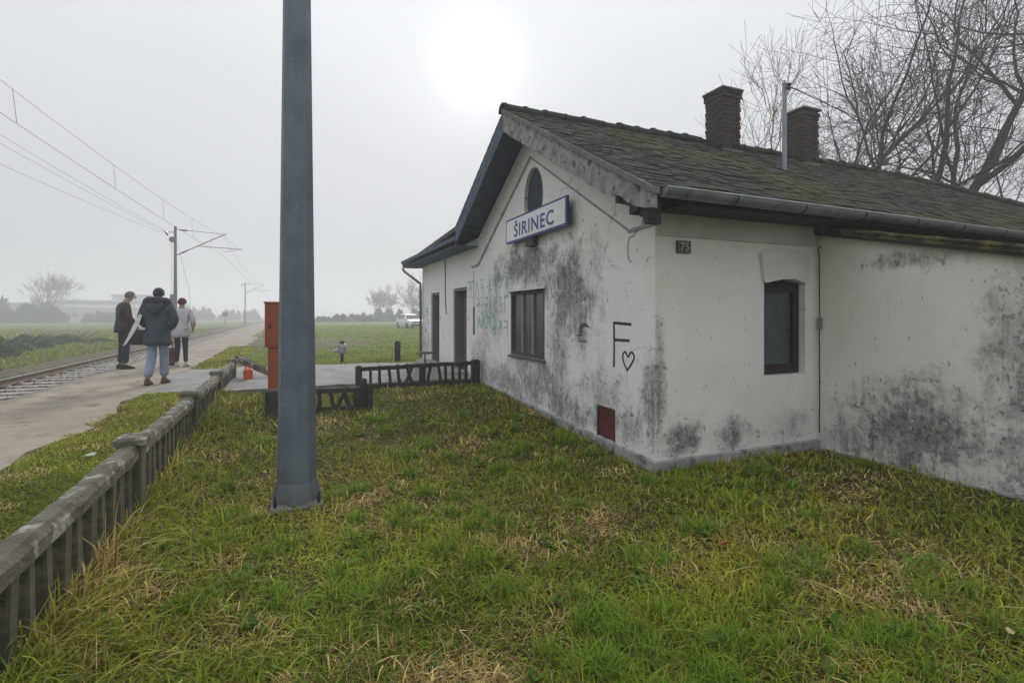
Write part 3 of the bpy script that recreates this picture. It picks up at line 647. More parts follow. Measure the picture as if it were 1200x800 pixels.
# lean-to roof
M_moss = mat('mossy_lean_to_roofing', (.045, .04, .034), (.075, .065, .05), 6, .95, bump=.5, c3=(.17, .16, .055), s3=4.5, lo3=.44, hi3=.58)
b = MB(); VX = VE - .09
q = [(VX, UC - .003, ze(UC) + .075), (VX, U0 - .15, ze(U0 - .15) + .075), (12.4, U0 - .15, ze(U0 - .15) + .075), (12.4, UC - .003, ze(UC) + .075)]
b.add([(x_, y_, z_) for x_, y_, z_ in q] + [(x_, y_, z_ - .05) for x_, y_, z_ in q], [(0,1,2,3), (7,6,5,4), (0,4,5,1), (1,5,6,2), (2,6,7,3), (3,7,4,0)])
lr = fix_normals(b.build('lean_to_roof', M_moss, station, SB))
u = UC - .08; i = 0
while u > U0 - .1:
    b = MB(); w_ = .20; l_ = .26
    b.add([(VX - .025 + random.uniform(-.01, .01), u, ze(u) + .082), (VX + l_, u, ze(u) + .082), (VX + l_, u - w_ - .03, ze(u - w_ - .03) + .10), (VX - .025, u - w_ - .03, ze(u - w_ - .03) + .10 + random.uniform(0, .012)),
           (VX - .025, u, ze(u) + .066), (VX + l_, u, ze(u) + .066), (VX + l_, u - w_ - .03, ze(u - w_ - .03) + .08), (VX - .025, u - w_ - .03, ze(u - w_ - .03) + .08)], [(0,1,2,3), (7,6,5,4), (0,4,5,1), (1,5,6,2), (2,6,7,3), (3,7,4,0)])
    fix_normals(b.build('verge_tile', M_moss, lr, SB)); u -= w_
b = MB(); b.add([(VX + .01, UC - .004, ze(UC) - .01), (VE - .001, UC - .004, ze(UC) - .01), (VE - .001, U0 - .1, ze(U0 - .1) - .01), (VX + .01, U0 - .1, ze(U0 - .1) - .01), (VX + .01, UC - .004, ze(UC) + .024), (VE - .001, UC - .004, ze(UC) + .024), (VE - .001, U0 - .1, ze(U0 - .1) + .024), (VX + .01, U0 - .1, ze(U0 - .1) + .024)], [(0,1,2,3), (7,6,5,4), (0,4,5,1), (1,5,6,2), (2,6,7,3), (3,7,4,0)])
fix_normals(b.build('verge_batten', M_deck, lr, SB))
# chimneys with single bricks
M_brick = rand_mat('sooty_brick', (.036, .030, .030), (.085, .052, .044), moss=(.045, .045, .045), ms=6, mlo=.45, mhi=.62)
M_mortar = mat('chimney_mortar', (.13, .12, .115), (.09, .085, .08), 9, .95)
bw, bh, bd, jt = .19, .065, .09, .012
bb = MB(); bb.cbox((-bw/2, -bd/2, -bh/2), (bw/2, bd/2, bh/2), .006)
brm = bpy.data.meshes.new('brick'); brm.from_pydata([tuple(p) for p in bb.v], [], bb.f); brm.materials.append(M_brick)
bm = bmesh.new(); bm.from_mesh(brm); bmesh.ops.recalc_face_normals(bm, faces=bm.faces); bm.to_mesh(brm); bm.free()
for cv, cu, cw, z0, z1 in [(7.09, 7.02, .40, 4.40, 5.52), (9.12, 7.04, .40, 4.40, 5.50)]:
    b = MB(); hw = cw/2 - .012; b.box((cv-hw, cu-hw, z0), (cv+hw, cu+hw, z1 - .005))
    ch = b.build('chimney', M_mortar, station, SB)
    z = z0 + bh/2; r_ = 0
    while z < z1:
        grow = .0 if z < z1 - .10 else .022
        half = cw/2 + grow
        for side in range(4):
            n_ = 2
            for k_ in range(n_):
                along = -half + (k_ + .5)*(2*half/n_) + (.03 if r_ % 2 else -.03)*(1 if k_ == 0 else .6)
                out = half - bd/2 + random.uniform(-.004, .005)
                x_, y_ = [(along, -out), (out, along), (-along, out), (-out, -along)][side]
                o = bpy.data.objects.new('brick', brm); COL.objects.link(o); o.parent = ch
                o.location = (cv + x_ - VG, cu + y_ - UC, z + random.uniform(-.003, .003)); o.rotation_euler = (random.uniform(-.02, .02), random.uniform(-.02, .02), side*math.pi/2 + random.uniform(-.02, .02))
                o.scale = ((2*half/n_ - jt)/bw*.97, 1, 1)
        z += bh + jt; r_ += 1
    b = MB(); b.cbox((cv-cw/2-.05, cu-cw/2-.05, z1 + .005), (cv+cw/2+.05, cu+cw/2+.05, z1 + .045), .015); b.build('chimney_cap', mat('cap_concrete', (.10, .10, .10), (.15, .145, .14), 7, .95, bump=.4), ch, SB)
    b = MB(); b.box((cv-cw/2-.02, cu-cw/2-.05, zroof(cu-cw/2) - .02), (cv+cw/2+.02, cu-cw/2-.001, zroof(cu-cw/2) + .045)); b.build('flashing', mat('lime_flashing', (.22, .215, .205), (.10, .095, .09), 14, .9, bump=.5), ch, SB)
# supply mast on the roof
b = MB(); b.tube([(6.98, 5.68, 3.7), (6.98, 5.68, 5.14)], .035, 10); b.tube([(6.98, 5.68, 5.14), (6.98, 5.68, 5.20)], [.042, .02], 10)
mst = b.build('roof_mast', mat('galvanised_mast', (.30, .32, .36), (.24, .26, .3), 7, .5, .5), station, SB, smooth=False)
b = MB(); b.lathe((6.98, 5.60, 5.08), [(.02, -.05), (.035, -.03), (.02, 0), (.035, .03), (.02, .05)], 8); b.tube([(6.98, 5.68, 5.08), (6.98, 5.60, 5.08)], .012, 5); b.build('insulator', mat('brown_porcelain', (.07, .045, .035), None, 5, .3), mst, SB)

# ---- things fixed to the house
M_blue = mat('sign_blue', (.045, .075, .26), (.06, .09, .27), 5, .5); M_signw = mat('sign_white', (.82, .83, .85), (.76, .77, .79), 3, .45, c3=(.6, .6, .6), s3=9, lo3=.64, hi3=.76)
def text_mesh(name, body, size, f3, m, parent, base, ca, cz, width=None, bold=0., spacing=1.0, height=None):
    cu_ = bpy.data.curves.new(name, 'FONT'); cu_.body = body; cu_.size = size; cu_.offset = bold; cu_.space_character = spacing; cu_.resolution_u = 3
    to = bpy.data.objects.new(name, cu_); COL.objects.link(to); dg = bpy.context.evaluated_depsgraph_get(); dg.update()
    tmp = bpy.data.meshes.new_from_object(to.evaluated_get(dg)); bpy.data.objects.remove(to)
    xs = [v.co.x for v in tmp.vertices]; ys = [v.co.y for v in tmp.vertices]
    sx = width/(max(xs)-min(xs)) if width else 1; sy = height/(max(ys)-min(ys)) if height else sx; mx, my = (max(xs)+min(xs))/2, (max(ys)+min(ys))/2
    b = MB(); b.add([f3(ca + (v.co.x-mx)*sx, cz + (v.co.y-my)*sy) for v in tmp.vertices], [tuple(p.vertices) for p in tmp.polygons])
    o = b.build(name, m, parent, base); return o
SGB = (3.33, 6.978, 2.77)
sign = thing('station_name_sign', 'white station sign reading ŠIRINEC in blue, on the gable below the round opening', 'sign', SGB)
b = MB(); b.box((3.332, 5.952, 2.785), (3.368, 8.004, 3.175)); b.build('sign_box', M_blue, sign, SGB)
b = MB(); b.box((3.327, 5.952 + .035, 2.785 + .03), (3.331, 8.004 - .035, 3.175 - .03)); b.build('sign_face', M_signw, sign, SGB)
text_mesh('lettering', 'ŠIRINEC', .3, lambda a, z: (3.3245, 6.98 - a, z), M_blue, sign, SGB, 0, 2.985, 1.36, .006, 1.12, .265)
b = MB()
for u in (6.5, 7.45): b.box((3.369, u - .03, 2.83), (VG - .001, u + .03, 3.12))
b.box((3.36, 7.05, 2.66), (VG - .001, 7.30, 2.784)); b.build('bracket', M_frame, sign, SGB)
NPB = (3.81, UC, 2.32)
npl = thing('house_number_plate', 'small dark square house number plate reading 75 on the side wall', 'number plate', NPB)
b = MB(); b.cbox((3.719, UC - .036, 2.259), (3.892, UC - .0, 2.385), .004); b.build('plate', mat('dark_enamel_plate', (.05, .048, .045), (.08, .075, .07), 16, .6), npl, NPB)
M_pw = mat('faded_enamel_white', (.50, .49, .47), (.36, .35, .33), 30, .6)
text_mesh('digits', '75', .1, lambda a, z: (3.806 + a, UC - .0385, z), M_pw, npl, NPB, 0, 2.322, .12, .003, 1.1, .088)
b = MB()
for p_, q_ in [((3.727, 2.267), (3.884, 2.270)), ((3.727, 2.374), (3.884, 2.377)), ((3.727, 2.267), (3.730, 2.377)), ((3.881, 2.267), (3.884, 2.377))]: b.box((p_[0], UC - .038, p_[1]), (q_[0], UC - .0365, q_[1]))
b.build('border', M_pw, npl, NPB)
# spray paint: F with a heart, hooked bird mark, faded turquoise scrawl
def strip(b, pts, w, d=-.0035, f3=G3, jit=.1):
    P_ = [Vector((p[0], p[1])) for p in pts]; L_, R_ = [], []
    for i, p in enumerate(P_):
        t = (P_[min(i+1, len(P_)-1)] - P_[max(i-1, 0)]).normalized(); nn = Vector((-t.y, t.x)) * w/2 * (1 + random.uniform(-jit, jit))
        L_.append(p + nn); R_.append(p - nn)
    n_ = len(P_); vs = [f3(p.x, p.y, d) for p in L_] + [f3(p.x, p.y, d) for p in R_] + [f3(p.x, p.y, .002) for p in L_] + [f3(p.x, p.y, .002) for p in R_]
    fs = [(i, i+1, n_+i+1, n_+i) for i in range(n_-1)] + [(i, i+1, 2*n_+i+1, 2*n_+i) for i in range(n_-1)] + [(n_+i, n_+i+1, 3*n_+i+1, 3*n_+i) for i in range(n_-1)]
    b.add(vs, fs)
def dense(pts, k=5):
    out = []
    for p, q in zip(pts[:-1], pts[1:]):
        for i in range(k): out.append((p[0] + (q[0]-p[0])*i/k, p[1] + (q[1]-p[1])*i/k))
    return out + [pts[-1]]
def catmull(pts, k=6):
    out = []; P_ = [pts[0]] + list(pts) + [pts[-1]]
    for i in range(1, len(P_)-2):
        for j in range(k):
            t = j/k; o_ = []
            for c_ in (0, 1):
                a, b_, c2, d_ = P_[i-1][c_], P_[i][c_], P_[i+1][c_], P_[i+2][c_]
                o_.append(.5*((2*b_) + (-a+c2)*t + (2*a-5*b_+4*c2-d_)*t*t + (-a+3*b_-3*c2+d_)*t**3))
            out.append(tuple(o_))
    return out + [pts[-1]]
M_spray = mat('black_spray_paint', (.022, .022, .024), (.05, .05, .05), 40, .7)
GB = (VG, 5.0, 1.0)
gf = thing('letter_graffiti', 'black sprayed letter F on the gable wall near the corner', 'graffiti', (VG, 5.0, 1.0))
for pts in ([(5.058, 1.535), (5.05, 1.305), (5.058, 1.009)], [(5.068, 1.521), (4.724, 1.506)], [(5.05, 1.324), (4.756, 1.327)]):
    b = MB(); strip(b, dense(pts, 6), .031); b.build('paint_stroke', M_spray, gf, GB)
b = MB(); strip(b, catmull([(4.803, 1.003), (4.867, 1.083), (4.883, 1.159), (4.835, 1.2), (4.787, 1.147), (4.74, 1.197), (4.694, 1.191), (4.679, 1.136), (4.74, 1.056), (4.815, .985)]), .022)
tag(b.build('heart_graffiti', M_spray, None, GB), 'small black sprayed heart outline below the letter F', 'graffiti')
HB = (VG, 5.7, 1.3); hk = thing('bird_graffiti', 'black hooked bird-shaped paint mark left of the letter F', 'graffiti', HB)
b = MB()
poly = [(5.83, 1.333), (5.837, 1.433), (5.809, 1.491), (5.727, 1.51), (5.647, 1.5), (5.581, 1.446), (5.673, 1.465), (5.754, 1.435), (5.768, 1.342)]
b.add([G3(a, c_, -.0035) for a, c_ in poly] + [G3(a, c_, .002) for a, c_ in poly], [tuple(range(9))] + [(i, (i+1) % 9, 9+(i+1) % 9, 9+i) for i in range(9)]); b.build('painted_shape', mat('faded_black_paint', (.05, .05, .05), (.16, .16, .155), 22, .8), hk, HB)
b = MB(); strip(b, dense([(5.92, 1.34), (5.86, 1.355), (5.80, 1.345)], 3), .012)
for i in range(5): strip(b, [(5.84 - i*.04, 1.285 - random.uniform(0, .01)), (5.815 - i*.04, 1.28 - random.uniform(0, .012))], .018)
b.build('underline_dashes', M_spray, hk, HB)
g = NG('faded_turquoise_paint'); g.col(g.mix(g.noise(12, 4), (.30, .56, .51), (.40, .62, .57)))
tr = g.n('ShaderNodeBsdfTransparent'); mx = g.n('ShaderNodeMixShader'); g.put(mx.inputs[0], g.m('MULTIPLY', g.ramp(g.noise(16, 7, .75), .36, .54), .85))
g.nt.links.new(tr.outputs[0], mx.inputs[1]); g.nt.links.new(g.bsdf.outputs[0], mx.inputs[2]); g.nt.links.new(mx.outputs[0], g.out.inputs[0]); M_turq = g.fin(.8)
TB = (VG, 9.3, 1.6); tq = thing('turquoise_graffiti', 'faded turquoise scrawled graffiti rows between window and doors', 'graffiti', TB)
rs = random.Random(3)
for (ua, ub, zc, hh) in [(10.35, 9.25, 2.15, .17), (9.1, 8.35, 2.1, .2), (9.85, 8.3, 1.80, .17), (9.75, 8.9, 1.48, .14), (8.9, 8.3, 1.38, .15)]:
    u = ua
    while u > ub:
        wd = rs.uniform(.13, .20); b = MB(); L = lambda a, c: (u - wd*a + rs.uniform(-.012, .012), zc - hh*.9 + 1.8*hh*c + rs.uniform(-.012, .012))
        for st_ in rs.sample([((0, 0), (0, 1)), ((1, 0), (1, 1)), ((0, 1), (1, .95)), ((0, .5), (.9, .5)), ((0, 0), (1, .04)), ((0, 1), (1, 0)), ((0, 0), (.5, 1), (1, 0)), ((0, 1), (.9, .9), (.95, .6), (0, .5))], rs.choice((2, 3, 3))):
            strip(b, dense([L(*p) for p in st_], 4), .026, -.003)
        b.build('paint_stroke', M_turq, tq, TB); u -= wd + rs.uniform(.05, .14)
TB2 = (VG, 13.9, 1.6); t2 = thing('turquoise_graffiti', 'faded dark teal scrawl at the far end of the wing beside the last door', 'graffiti', TB2)
for zc in (1.8, 1.5, 1.2):
    pts = [(13.6 + rs.random()*.6, zc + rs.uniform(-.14, .14)) for _ in range(6)]
    b = MB(); strip(b, catmull(pts, 5), .028, -.003); b.build('paint_stroke', M_turq, t2, TB2)
M_cable = mat('black_cable', (.02, .02, .02), None, 10, .6)
b = MB(); b.tube([(VG - .012, 12.06, 2.96), (VG - .012, 12.06, 2.1), (VG - .012, 12.0, 1.75), (VG - .012, 11.97, 1.64)], .010, 5)
tag(b.build('wall_cable', M_cable, None, (VG, 12.06, 1.64)), 'thin black cable hanging down the wall between the two doors', 'cable')
b = MB(); b.box((VG - .02, 9.955, 1.22), (VG - .001, 9.99, 1.78)); b.tube([(VG - .01, 9.975, 1.78), (VG - .01, 9.99, 2.5)], .004, 4)
tag(b.build('conduit_strip', M_cable, None, (VG, 9.97, 1.22)), 'short black conduit strip on the gable wall left of the window', 'conduit')
CB = (5.84, UC, .1); cbl = thing('corner_cable', 'thin black cable with a small joint box in the inner corner of the walls', 'cable', CB)
pts = [(5.93 - .07, UC - .05, 2.44), (5.845, UC - .03, 2.40)] + [(5.845 + random.uniform(-.006, .006), UC - .045, 2.3 - i*.1) for i in range(22)]
b = MB(); b.tube(pts, .007, 5); b.build('cable', M_cable, cbl, CB)
b = MB(); b.cbox((5.82, UC - .07, 1.44), (5.865, UC - .036, 1.58), .006); b.build('joint_box', mat('grey_joint_box', (.25, .25, .24)), cbl, CB)
b = MB(); b.tube([(VG - .004, 4.73 + .06*math.cos(t), 2.33 + .14*math.sin(t)) for t in [1.9 - .35*i for i in range(12)]], .005, 4); b.tube([(VG - .006, 4.45, 2.80), (VG - .006, 4.55, 2.55), (VG - .004, 4.71, 2.46)], .004, 4)
tag(b.build('loose_wire', mat('pale_old_wire', (.3, .29, .28), None, 9, .7), None, (VG, 4.7, 2.2)), 'loose pale wire looped on the gable wall under the eaves corner', 'wire')

# ================================================================ concrete fence along the platform
M_fence = mat('lichened_fence_concrete', (.095, .09, .068), (.16, .15, .115), 6, .95, bump=1., bscale=26, c3=(.33, .32, .28), s3=8, lo3=.52, hi3=.62, bd=.03)
M_fence_d = mat('mossy_fence_concrete', (.070, .064, .048), (.125, .115, .086), 6, .95, bump=1., bscale=26, c3=(.055, .065, .022), s3=7, lo3=.5, hi3=.65)
FB = (FV, 4.5, .0)
fence = thing('concrete_fence', 'long lichened concrete baluster fence between the grass yard and the platform', 'fence', FB)
posts = [-2.7, -.3, 2.1, 4.5, 6.9, 9.3, 11.7]
bal = MB(); bal.cbox((-.034, -.05, 0), (.034, .05, .60), .012)
bal_o = None
for i, pu in enumerate(posts):
    zg = gz(-.91, pu) - .12
    b = MB(); b.cbox((FV - .072, pu - .08, zg), (FV + .072, pu + .08, .685), .012); p_ = b.build('post', M_fence_d, fence, FB)
    b = MB(); b.cbox((FV - .095, pu - .11, .686), (FV + .095, pu + .11, .745), .02); b.build('post_cap', M_fence, p_, FB)
    if i == len(posts) - 1: break
    u0, u1 = pu + .083, posts[i+1] - .083
    b = MB(); n_ = 26; rings = []
    for k in range(n_ + 1):
        u = u0 + (u1-u0)*k/n_; j = random.uniform(-.007, .007); jz = random.uniform(-.006, .006) - (.012*math.sin(math.pi*k/n_))
        rings.append([(FV - .06 + j, u, .586), (FV - .066 + j, u, .653 + jz), (FV - .042, u, .690 + jz), (FV + .040, u, .693 + jz), (FV + .064 + j, u, .658 + jz), (FV + .06 + j, u, .586)])
    b.loft(rings); fix_normals(b.build('top_rail', M_fence, fence, FB))
    b = MB(); rings = [[(FV - .05, u, gz(-.91, u) - .08), (FV - .05, u, gz(-.91, u) + .07), (FV + .05, u, gz(-.91, u) + .07), (FV + .05, u, gz(-.91, u) - .08)] for u in [u0 + (u1-u0)*k/6 for k in range(7)]]
    b.loft(rings); fix_normals(b.build('bottom_rail', M_fence_d, fence, FB))
    nb = 12
    for k in range(nb):
        u = u0 + (u1-u0)*(k + .5)/nb
        zb = gz(-.91, u) + .05
        if bal_o is None:
            bal_o = bal.build('baluster', M_fence_d, fence); o = bal_o
        else: o = child_copy(bal_o, fence)
        o.location = (0, u - FB[1], zb); o.scale = (1, 1, (.590 - zb)/.60); o.rotation_euler = (random.uniform(-.035, .035), random.uniform(-.02, .02), random.uniform(-.12, .12))
# fallen rail at the far end
b = MB(); b.loft([[(x_ + dx, y_, z_ + dz) for dx, dz in ((-.05, -.06), (-.05, .05), (.05, .06), (.06, -.05))] for x_, y_, z_ in [(-.95, 12.0, .74), (-.7, 11.75, .62), (-.32, 11.45, .46)]])
tag(fix_normals(b.build('fallen_rail', M_fence, None, (-.6, 11.7, .36))), 'grey concrete rail slanting down from the far end of the fence', 'rail')
CB_ = (-.72, 11.35, gz(-.72, 11.35))
can = thing('orange_canister', 'small orange plastic canister behind the far end of the concrete fence', 'canister', CB_)
b = MB(); b.cbox((-.80, 11.27, .30), (-.64, 11.43, .58), .03); b.build('canister_body', mat('orange_plastic', (.62, .12, .04), (.5, .09, .03), 8, .5), can, CB_)
b = MB(); b.tube([(-.77, 11.35, .575), (-.76, 11.35, .63), (-.69, 11.35, .63), (-.68, 11.35, .575)], .014, 6); b.build('handle', mat('orange_plastic_handle', (.5, .09, .03)), can, CB_)
# low broken fences
M_dark = mat('mossy_black_fence', (.030, .029, .026), (.055, .052, .045), 9, .95, bump=.7, bscale=30, c3=(.045, .055, .02), s3=8, lo3=.55, hi3=.7)
def low_fence(name, label, u, v0, v1, posts_, bals, ztop, broken):
    zb = gz((v0+v1)/2, u); base = ((v0+v1)/2, u, zb); th_ = thing(name, label, 'fence', base)
    for pv, w_, h_ in posts_:
        b = MB(); b.cbox((pv - w_/2, u - w_/2, zb - .15), (pv + w_/2, u + w_/2, zb + h_), .02); b.build('post', M_dark, th_, base)
    n_ = 12; b = MB(); rings = []
    for k in range(n_ + 1):
        v = v0 + (v1-v0)*k/n_; j = random.uniform(-.012, .012); zz_ = ztop + broken*(k/n_) + j*.8
        rings.append([(v, u - .035 + j, zz_ - .035), (v, u - .035 + j, zz_ + .03), (v, u + .035 + j, zz_ + .035), (v, u + .04 + j, zz_ - .03)])
    b.loft(rings); fix_normals(b.build('top_rail', M_dark, th_, base))
    b = MB(); b.loft([[(v, u - .03, zb - .1), (v, u - .03, zb + .075), (v, u + .03, zb + .075), (v, u + .03, zb - .1)] for v in (v0, (v0+v1)/2, v1)]); fix_normals(b.build('bottom_rail', M_dark, th_, base))
    for bv, lean, r_ in bals:
        zt = ztop + broken*((bv - v0)/(v1-v0)) + random.uniform(.01, .05)
        b = MB(); b.tube([(bv + lean, u + random.uniform(-.01, .01), zb + .04), (bv + lean*.55 + random.uniform(-.012, .012), u, zb + .18), (bv, u + random.uniform(-.01, .01), zt)], [r_*1.15, r_, r_*.95], 7); b.build('baluster', M_dark, th_, base)
    return th_
low_fence('low_broken_fence', 'nearer low black mossy fence stub behind the lamp pole and orange cabinet', 7.92, -.17, 1.10,
          [(-.20, .19, .36), (.0, .12, .28), (.93, .11, .34), (1.10, .10, .38), (1.02, .09, .46)],
          [(.28, 0, .028), (.40, .01, .028), (.55, .05, .03), (.72, .11, .03), (.80, -.16, .03)], .52, -.0)
low_fence('low_broken_fence', 'farther low black mossy fence with leaning balusters reaching the gable wall', 9.52, 1.14, 3.38,
          [(1.14, .11, .42), (2.28, .11, .42), (3.32, .15, .46)],
          [(1.34, 0, .026), (1.50, .01, .028), (1.66, .03, .028), (1.82, .05, .03), (1.98, .12, .03), (2.10, -.14, .03), (2.45, -.08, .028), (2.58, .06, .028), (2.72, .0, .028), (2.86, .02, .028), (3.0, 0, .028), (3.14, -.01, .028)], .66, .04)

# ================================================================ steel lamp pole in the yard
PB = (.066, 4.756, gz(.066, 4.756))
g = NG('galvanised_pole_flare_tint')
gc = g.mix(g.ramp(g.noise(3.2, 6, .6), .35, .65), (.165, .20, .25), (.12, .148, .19)); gc = g.mix(g.m('MULTIPLY', g.ramp(g.noise(11, 5, .65), .6, .7), .5), gc, (.24, .27, .29))  # bluish galvanised steel, with some lens-flare blue mixed into its colour
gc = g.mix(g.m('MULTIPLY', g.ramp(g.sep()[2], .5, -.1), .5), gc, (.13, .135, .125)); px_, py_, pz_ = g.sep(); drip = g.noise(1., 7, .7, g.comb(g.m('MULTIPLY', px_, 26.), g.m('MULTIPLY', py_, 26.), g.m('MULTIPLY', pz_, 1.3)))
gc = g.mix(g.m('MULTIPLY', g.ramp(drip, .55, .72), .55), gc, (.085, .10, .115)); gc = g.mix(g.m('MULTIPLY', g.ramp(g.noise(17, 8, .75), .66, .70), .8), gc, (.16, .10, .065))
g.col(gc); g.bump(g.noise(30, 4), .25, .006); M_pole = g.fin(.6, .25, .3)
pole = thing('steel_pole', 'tall tapered grey steel pole with lens-flare blue in its colour, standing in the grass', 'pole', PB)
def oct_ring(cv, cu, z, r_, ch=.42):
    a = r_; c_ = r_*ch; P_ = [(a, -c_), (a, c_), (c_, a), (-c_, a), (-a, c_), (-a, -c_), (-c_, -a), (c_, -a)]
    ro = R(-12 + 23); return [(cv + x_*math.cos(ro) - y_*math.sin(ro), cu + x_*math.sin(ro) + y_*math.cos(ro), z) for x_, y_ in P_]
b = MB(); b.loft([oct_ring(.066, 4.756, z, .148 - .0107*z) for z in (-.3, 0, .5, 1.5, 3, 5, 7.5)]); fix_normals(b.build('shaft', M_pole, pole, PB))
b = MB(); b.cbox((.066 - .20, 4.756 - .20, -.2), (.066 + .20, 4.756 + .20, .07), .03); b.build('footing', mat('footing_concrete', (.22, .225, .23), (.15, .15, .15), 6, .95, bump=.5), pole, PB)
b = MB()
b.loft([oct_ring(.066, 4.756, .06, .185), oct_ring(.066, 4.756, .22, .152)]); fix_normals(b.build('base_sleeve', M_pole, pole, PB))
for sx, sy in ((-1, -1), (1, -1), (-1, 1), (1, 1)):
    b = MB(); b.lathe((.066 + sx*.165, 4.756 + sy*.165, .06), [(.014, 0), (.014, .05), (.008, .055), (.008, .09)], 6); b.build('anchor_bolt', M_fast, pole, PB)

# ================================================================ orange cabinet
OB = (-.09, 9.25, gz(-.09, 9.25))
cab = thing('orange_cabinet', 'tall orange-red metal cabinet on a stand half hidden behind the steel pole', 'cabinet', OB)
M_or = mat('faded_orange_paint', (.36, .082, .036), (.29, .072, .036), 4, .6, c3=(.20, .07, .04), s3=12, lo3=.62, hi3=.74)
b = MB(); b.cbox((-.345, 9.08, 1.10), (.17, 9.42, 1.80), .012); up = b.build('upper_box', M_or, cab, OB)
b = MB(); b.cbox((-.30, 9.10, .33), (.13, 9.40, 1.095), .012); lo_ = b.build('lower_box', M_or, cab, OB)
b = MB(); b.box((-.31, 9.072, 1.14), (.135, 9.079, 1.76)); b.build('door_panel', M_or, up, OB)
b = MB(); b.box((-.27, 9.092, .38), (.10, 9.099, 1.06)); b.build('door_panel', M_or, lo_, OB)
b = MB(); b.lathe((-.27, 9.071, 1.46), [(.016, -.02), (.016, 0)], 10, axis='y'); b.box((-.285, 9.055, 1.40), (-.255, 9.07, 1.44)); b.build('lock', M_fast, up, OB)
for z_ in (1.25, 1.65):
    b = MB(); b.tube([(.125, 9.068, z_ - .04), (.125, 9.068, z_ + .04)], .01, 6); b.build('hinge', M_fast, up, OB)
b = MB(); b.cbox((-.36, 9.065, 1.80), (.185, 9.435, 1.825), .006); b.build('lid', M_or, up, OB)
for sv in (-.24, .08):
    b = MB(); b.box((sv - .02, 9.2, OB[2] - .1), (sv + .02, 9.3, .33)); b.build('leg', M_dark, cab, OB)

# ================================================================ small things on the far lawn and by the doors
HB_ = (1.36, 15.03, gz(1.36, 15.03)); z0 = HB_[2]
hy = thing('standpipe', 'small silver and dark standpipe on the lawn behind the path', 'standpipe', HB_)
M_sil = mat('dull_aluminium', (.42, .44, .46), (.3, .32, .34), 14, .45, .5)
b = MB(); b.lathe((1.36, 15.03, z0 - .02), [(.07, 0), (.07, .05), (.045, .07), (.04, .28)], 12); b.build('stem', M_dark, hy, HB_)
b = MB(); b.lathe((1.36, 15.03, z0 + .26), [(.06, 0), (.105, .03), (.11, .20), (.085, .27), (.05, .29)], 12); b.build('head', M_sil, hy, HB_)
b = MB(); b.lathe((1.36, 15.03, z0 + .55), [(.06, 0), (.075, .02), (.06, .06), (.02, .075)], 12); b.build('cap', M_dark, hy, HB_)
b = MB(); b.tube([(1.32, 15.0, z0 + .36), (1.16, 14.95, z0 + .36), (1.13, 14.94, z0 + .33)], .03, 8); b.tube([(1.30, 14.98, z0 + .5), (1.17, 14.9, z0 + .5)], .018, 6); b.build('spout', M_sil, hy, HB_)
DB = (2.87, 14.98, gz(2.87, 14.98)); b = MB(); b.cbox((2.87 - .075, 14.98 - .07, DB[2] - .1), (2.87 + .075, 14.98 + .07, DB[2] + .58), .02)
b.loft([[(2.87 + r_*math.cos(t), 14.98 + r_*math.sin(t), DB[2] + zz_) for t in [math.pi*2*i/8 for i in range(8)]] for r_, zz_ in ((.07, .575), (.05, .60), (.02, .605))])
tag(b.build('short_post', M_dark, None, DB), 'short dark square post standing on the lawn behind the path', 'post')
TB_ = (3.0, 12.25, .365)
tab = thing('small_table', 'small black round table on one leg beside the station doors', 'table', TB_)
M_blk = mat('black_iron', (.025, .025, .026), (.05, .045, .04), 15, .6, .3)
b = MB(); b.lathe((3.0, 12.25, .70), [(.20, 0), (.22, .008), (.22, .022), (.2, .03)], 20); b.build('table_top', M_blk, tab, TB_)
b = MB(); b.tube([(3.0, 12.25, .39), (3.0, 12.25, .70)], .018, 8); b.build('stem', M_blk, tab, TB_)
b = MB(); b.lathe((3.0, 12.25, .366), [(.14, 0), (.14, .012), (.03, .035)], 16); b.build('foot', M_blk, tab, TB_)
# litter
def scrap(name, label, cat, v, u, s, m, zoff=.06):
    b = MB(); n_ = 7; z = gz(v, u) + zoff; b.add([(v + s*math.cos(2*math.pi*i/n_)*random.uniform(.6, 1.1), u + .7*s*math.sin(2*math.pi*i/n_)*random.uniform(.6, 1.1), z + random.uniform(-.01, .02)) for i in range(n_)] + [(v, u, z + .012), (v, u, z - .01)],
          [(i, (i+1) % n_, n_) for i in range(n_)] + [((i+1) % n_, i, n_+1) for i in range(n_)]); tag(b.build(name, m, None, (v, u, z)), label, cat)
scrap('paper_scrap', 'white paper scrap on the grass strip beside the platform', 'litter', -1.548, 5.507, .05, mat('paper_white', (.7, .7, .68)), .05)
scrap('orange_leaf', 'orange dead leaf lying in the lawn in front of the corner', 'leaf', 2.705, 2.656, .055, mat('orange_leaf', (.40, .13, .03), (.3, .09, .02)), .07)
scrap('yellow_leaf', 'pale yellow leaf in the grass at the lower right', 'leaf', 3.208, 1.365, .03, mat('yellow_leaf', (.55, .52, .22), (.45, .42, .15)), .07)

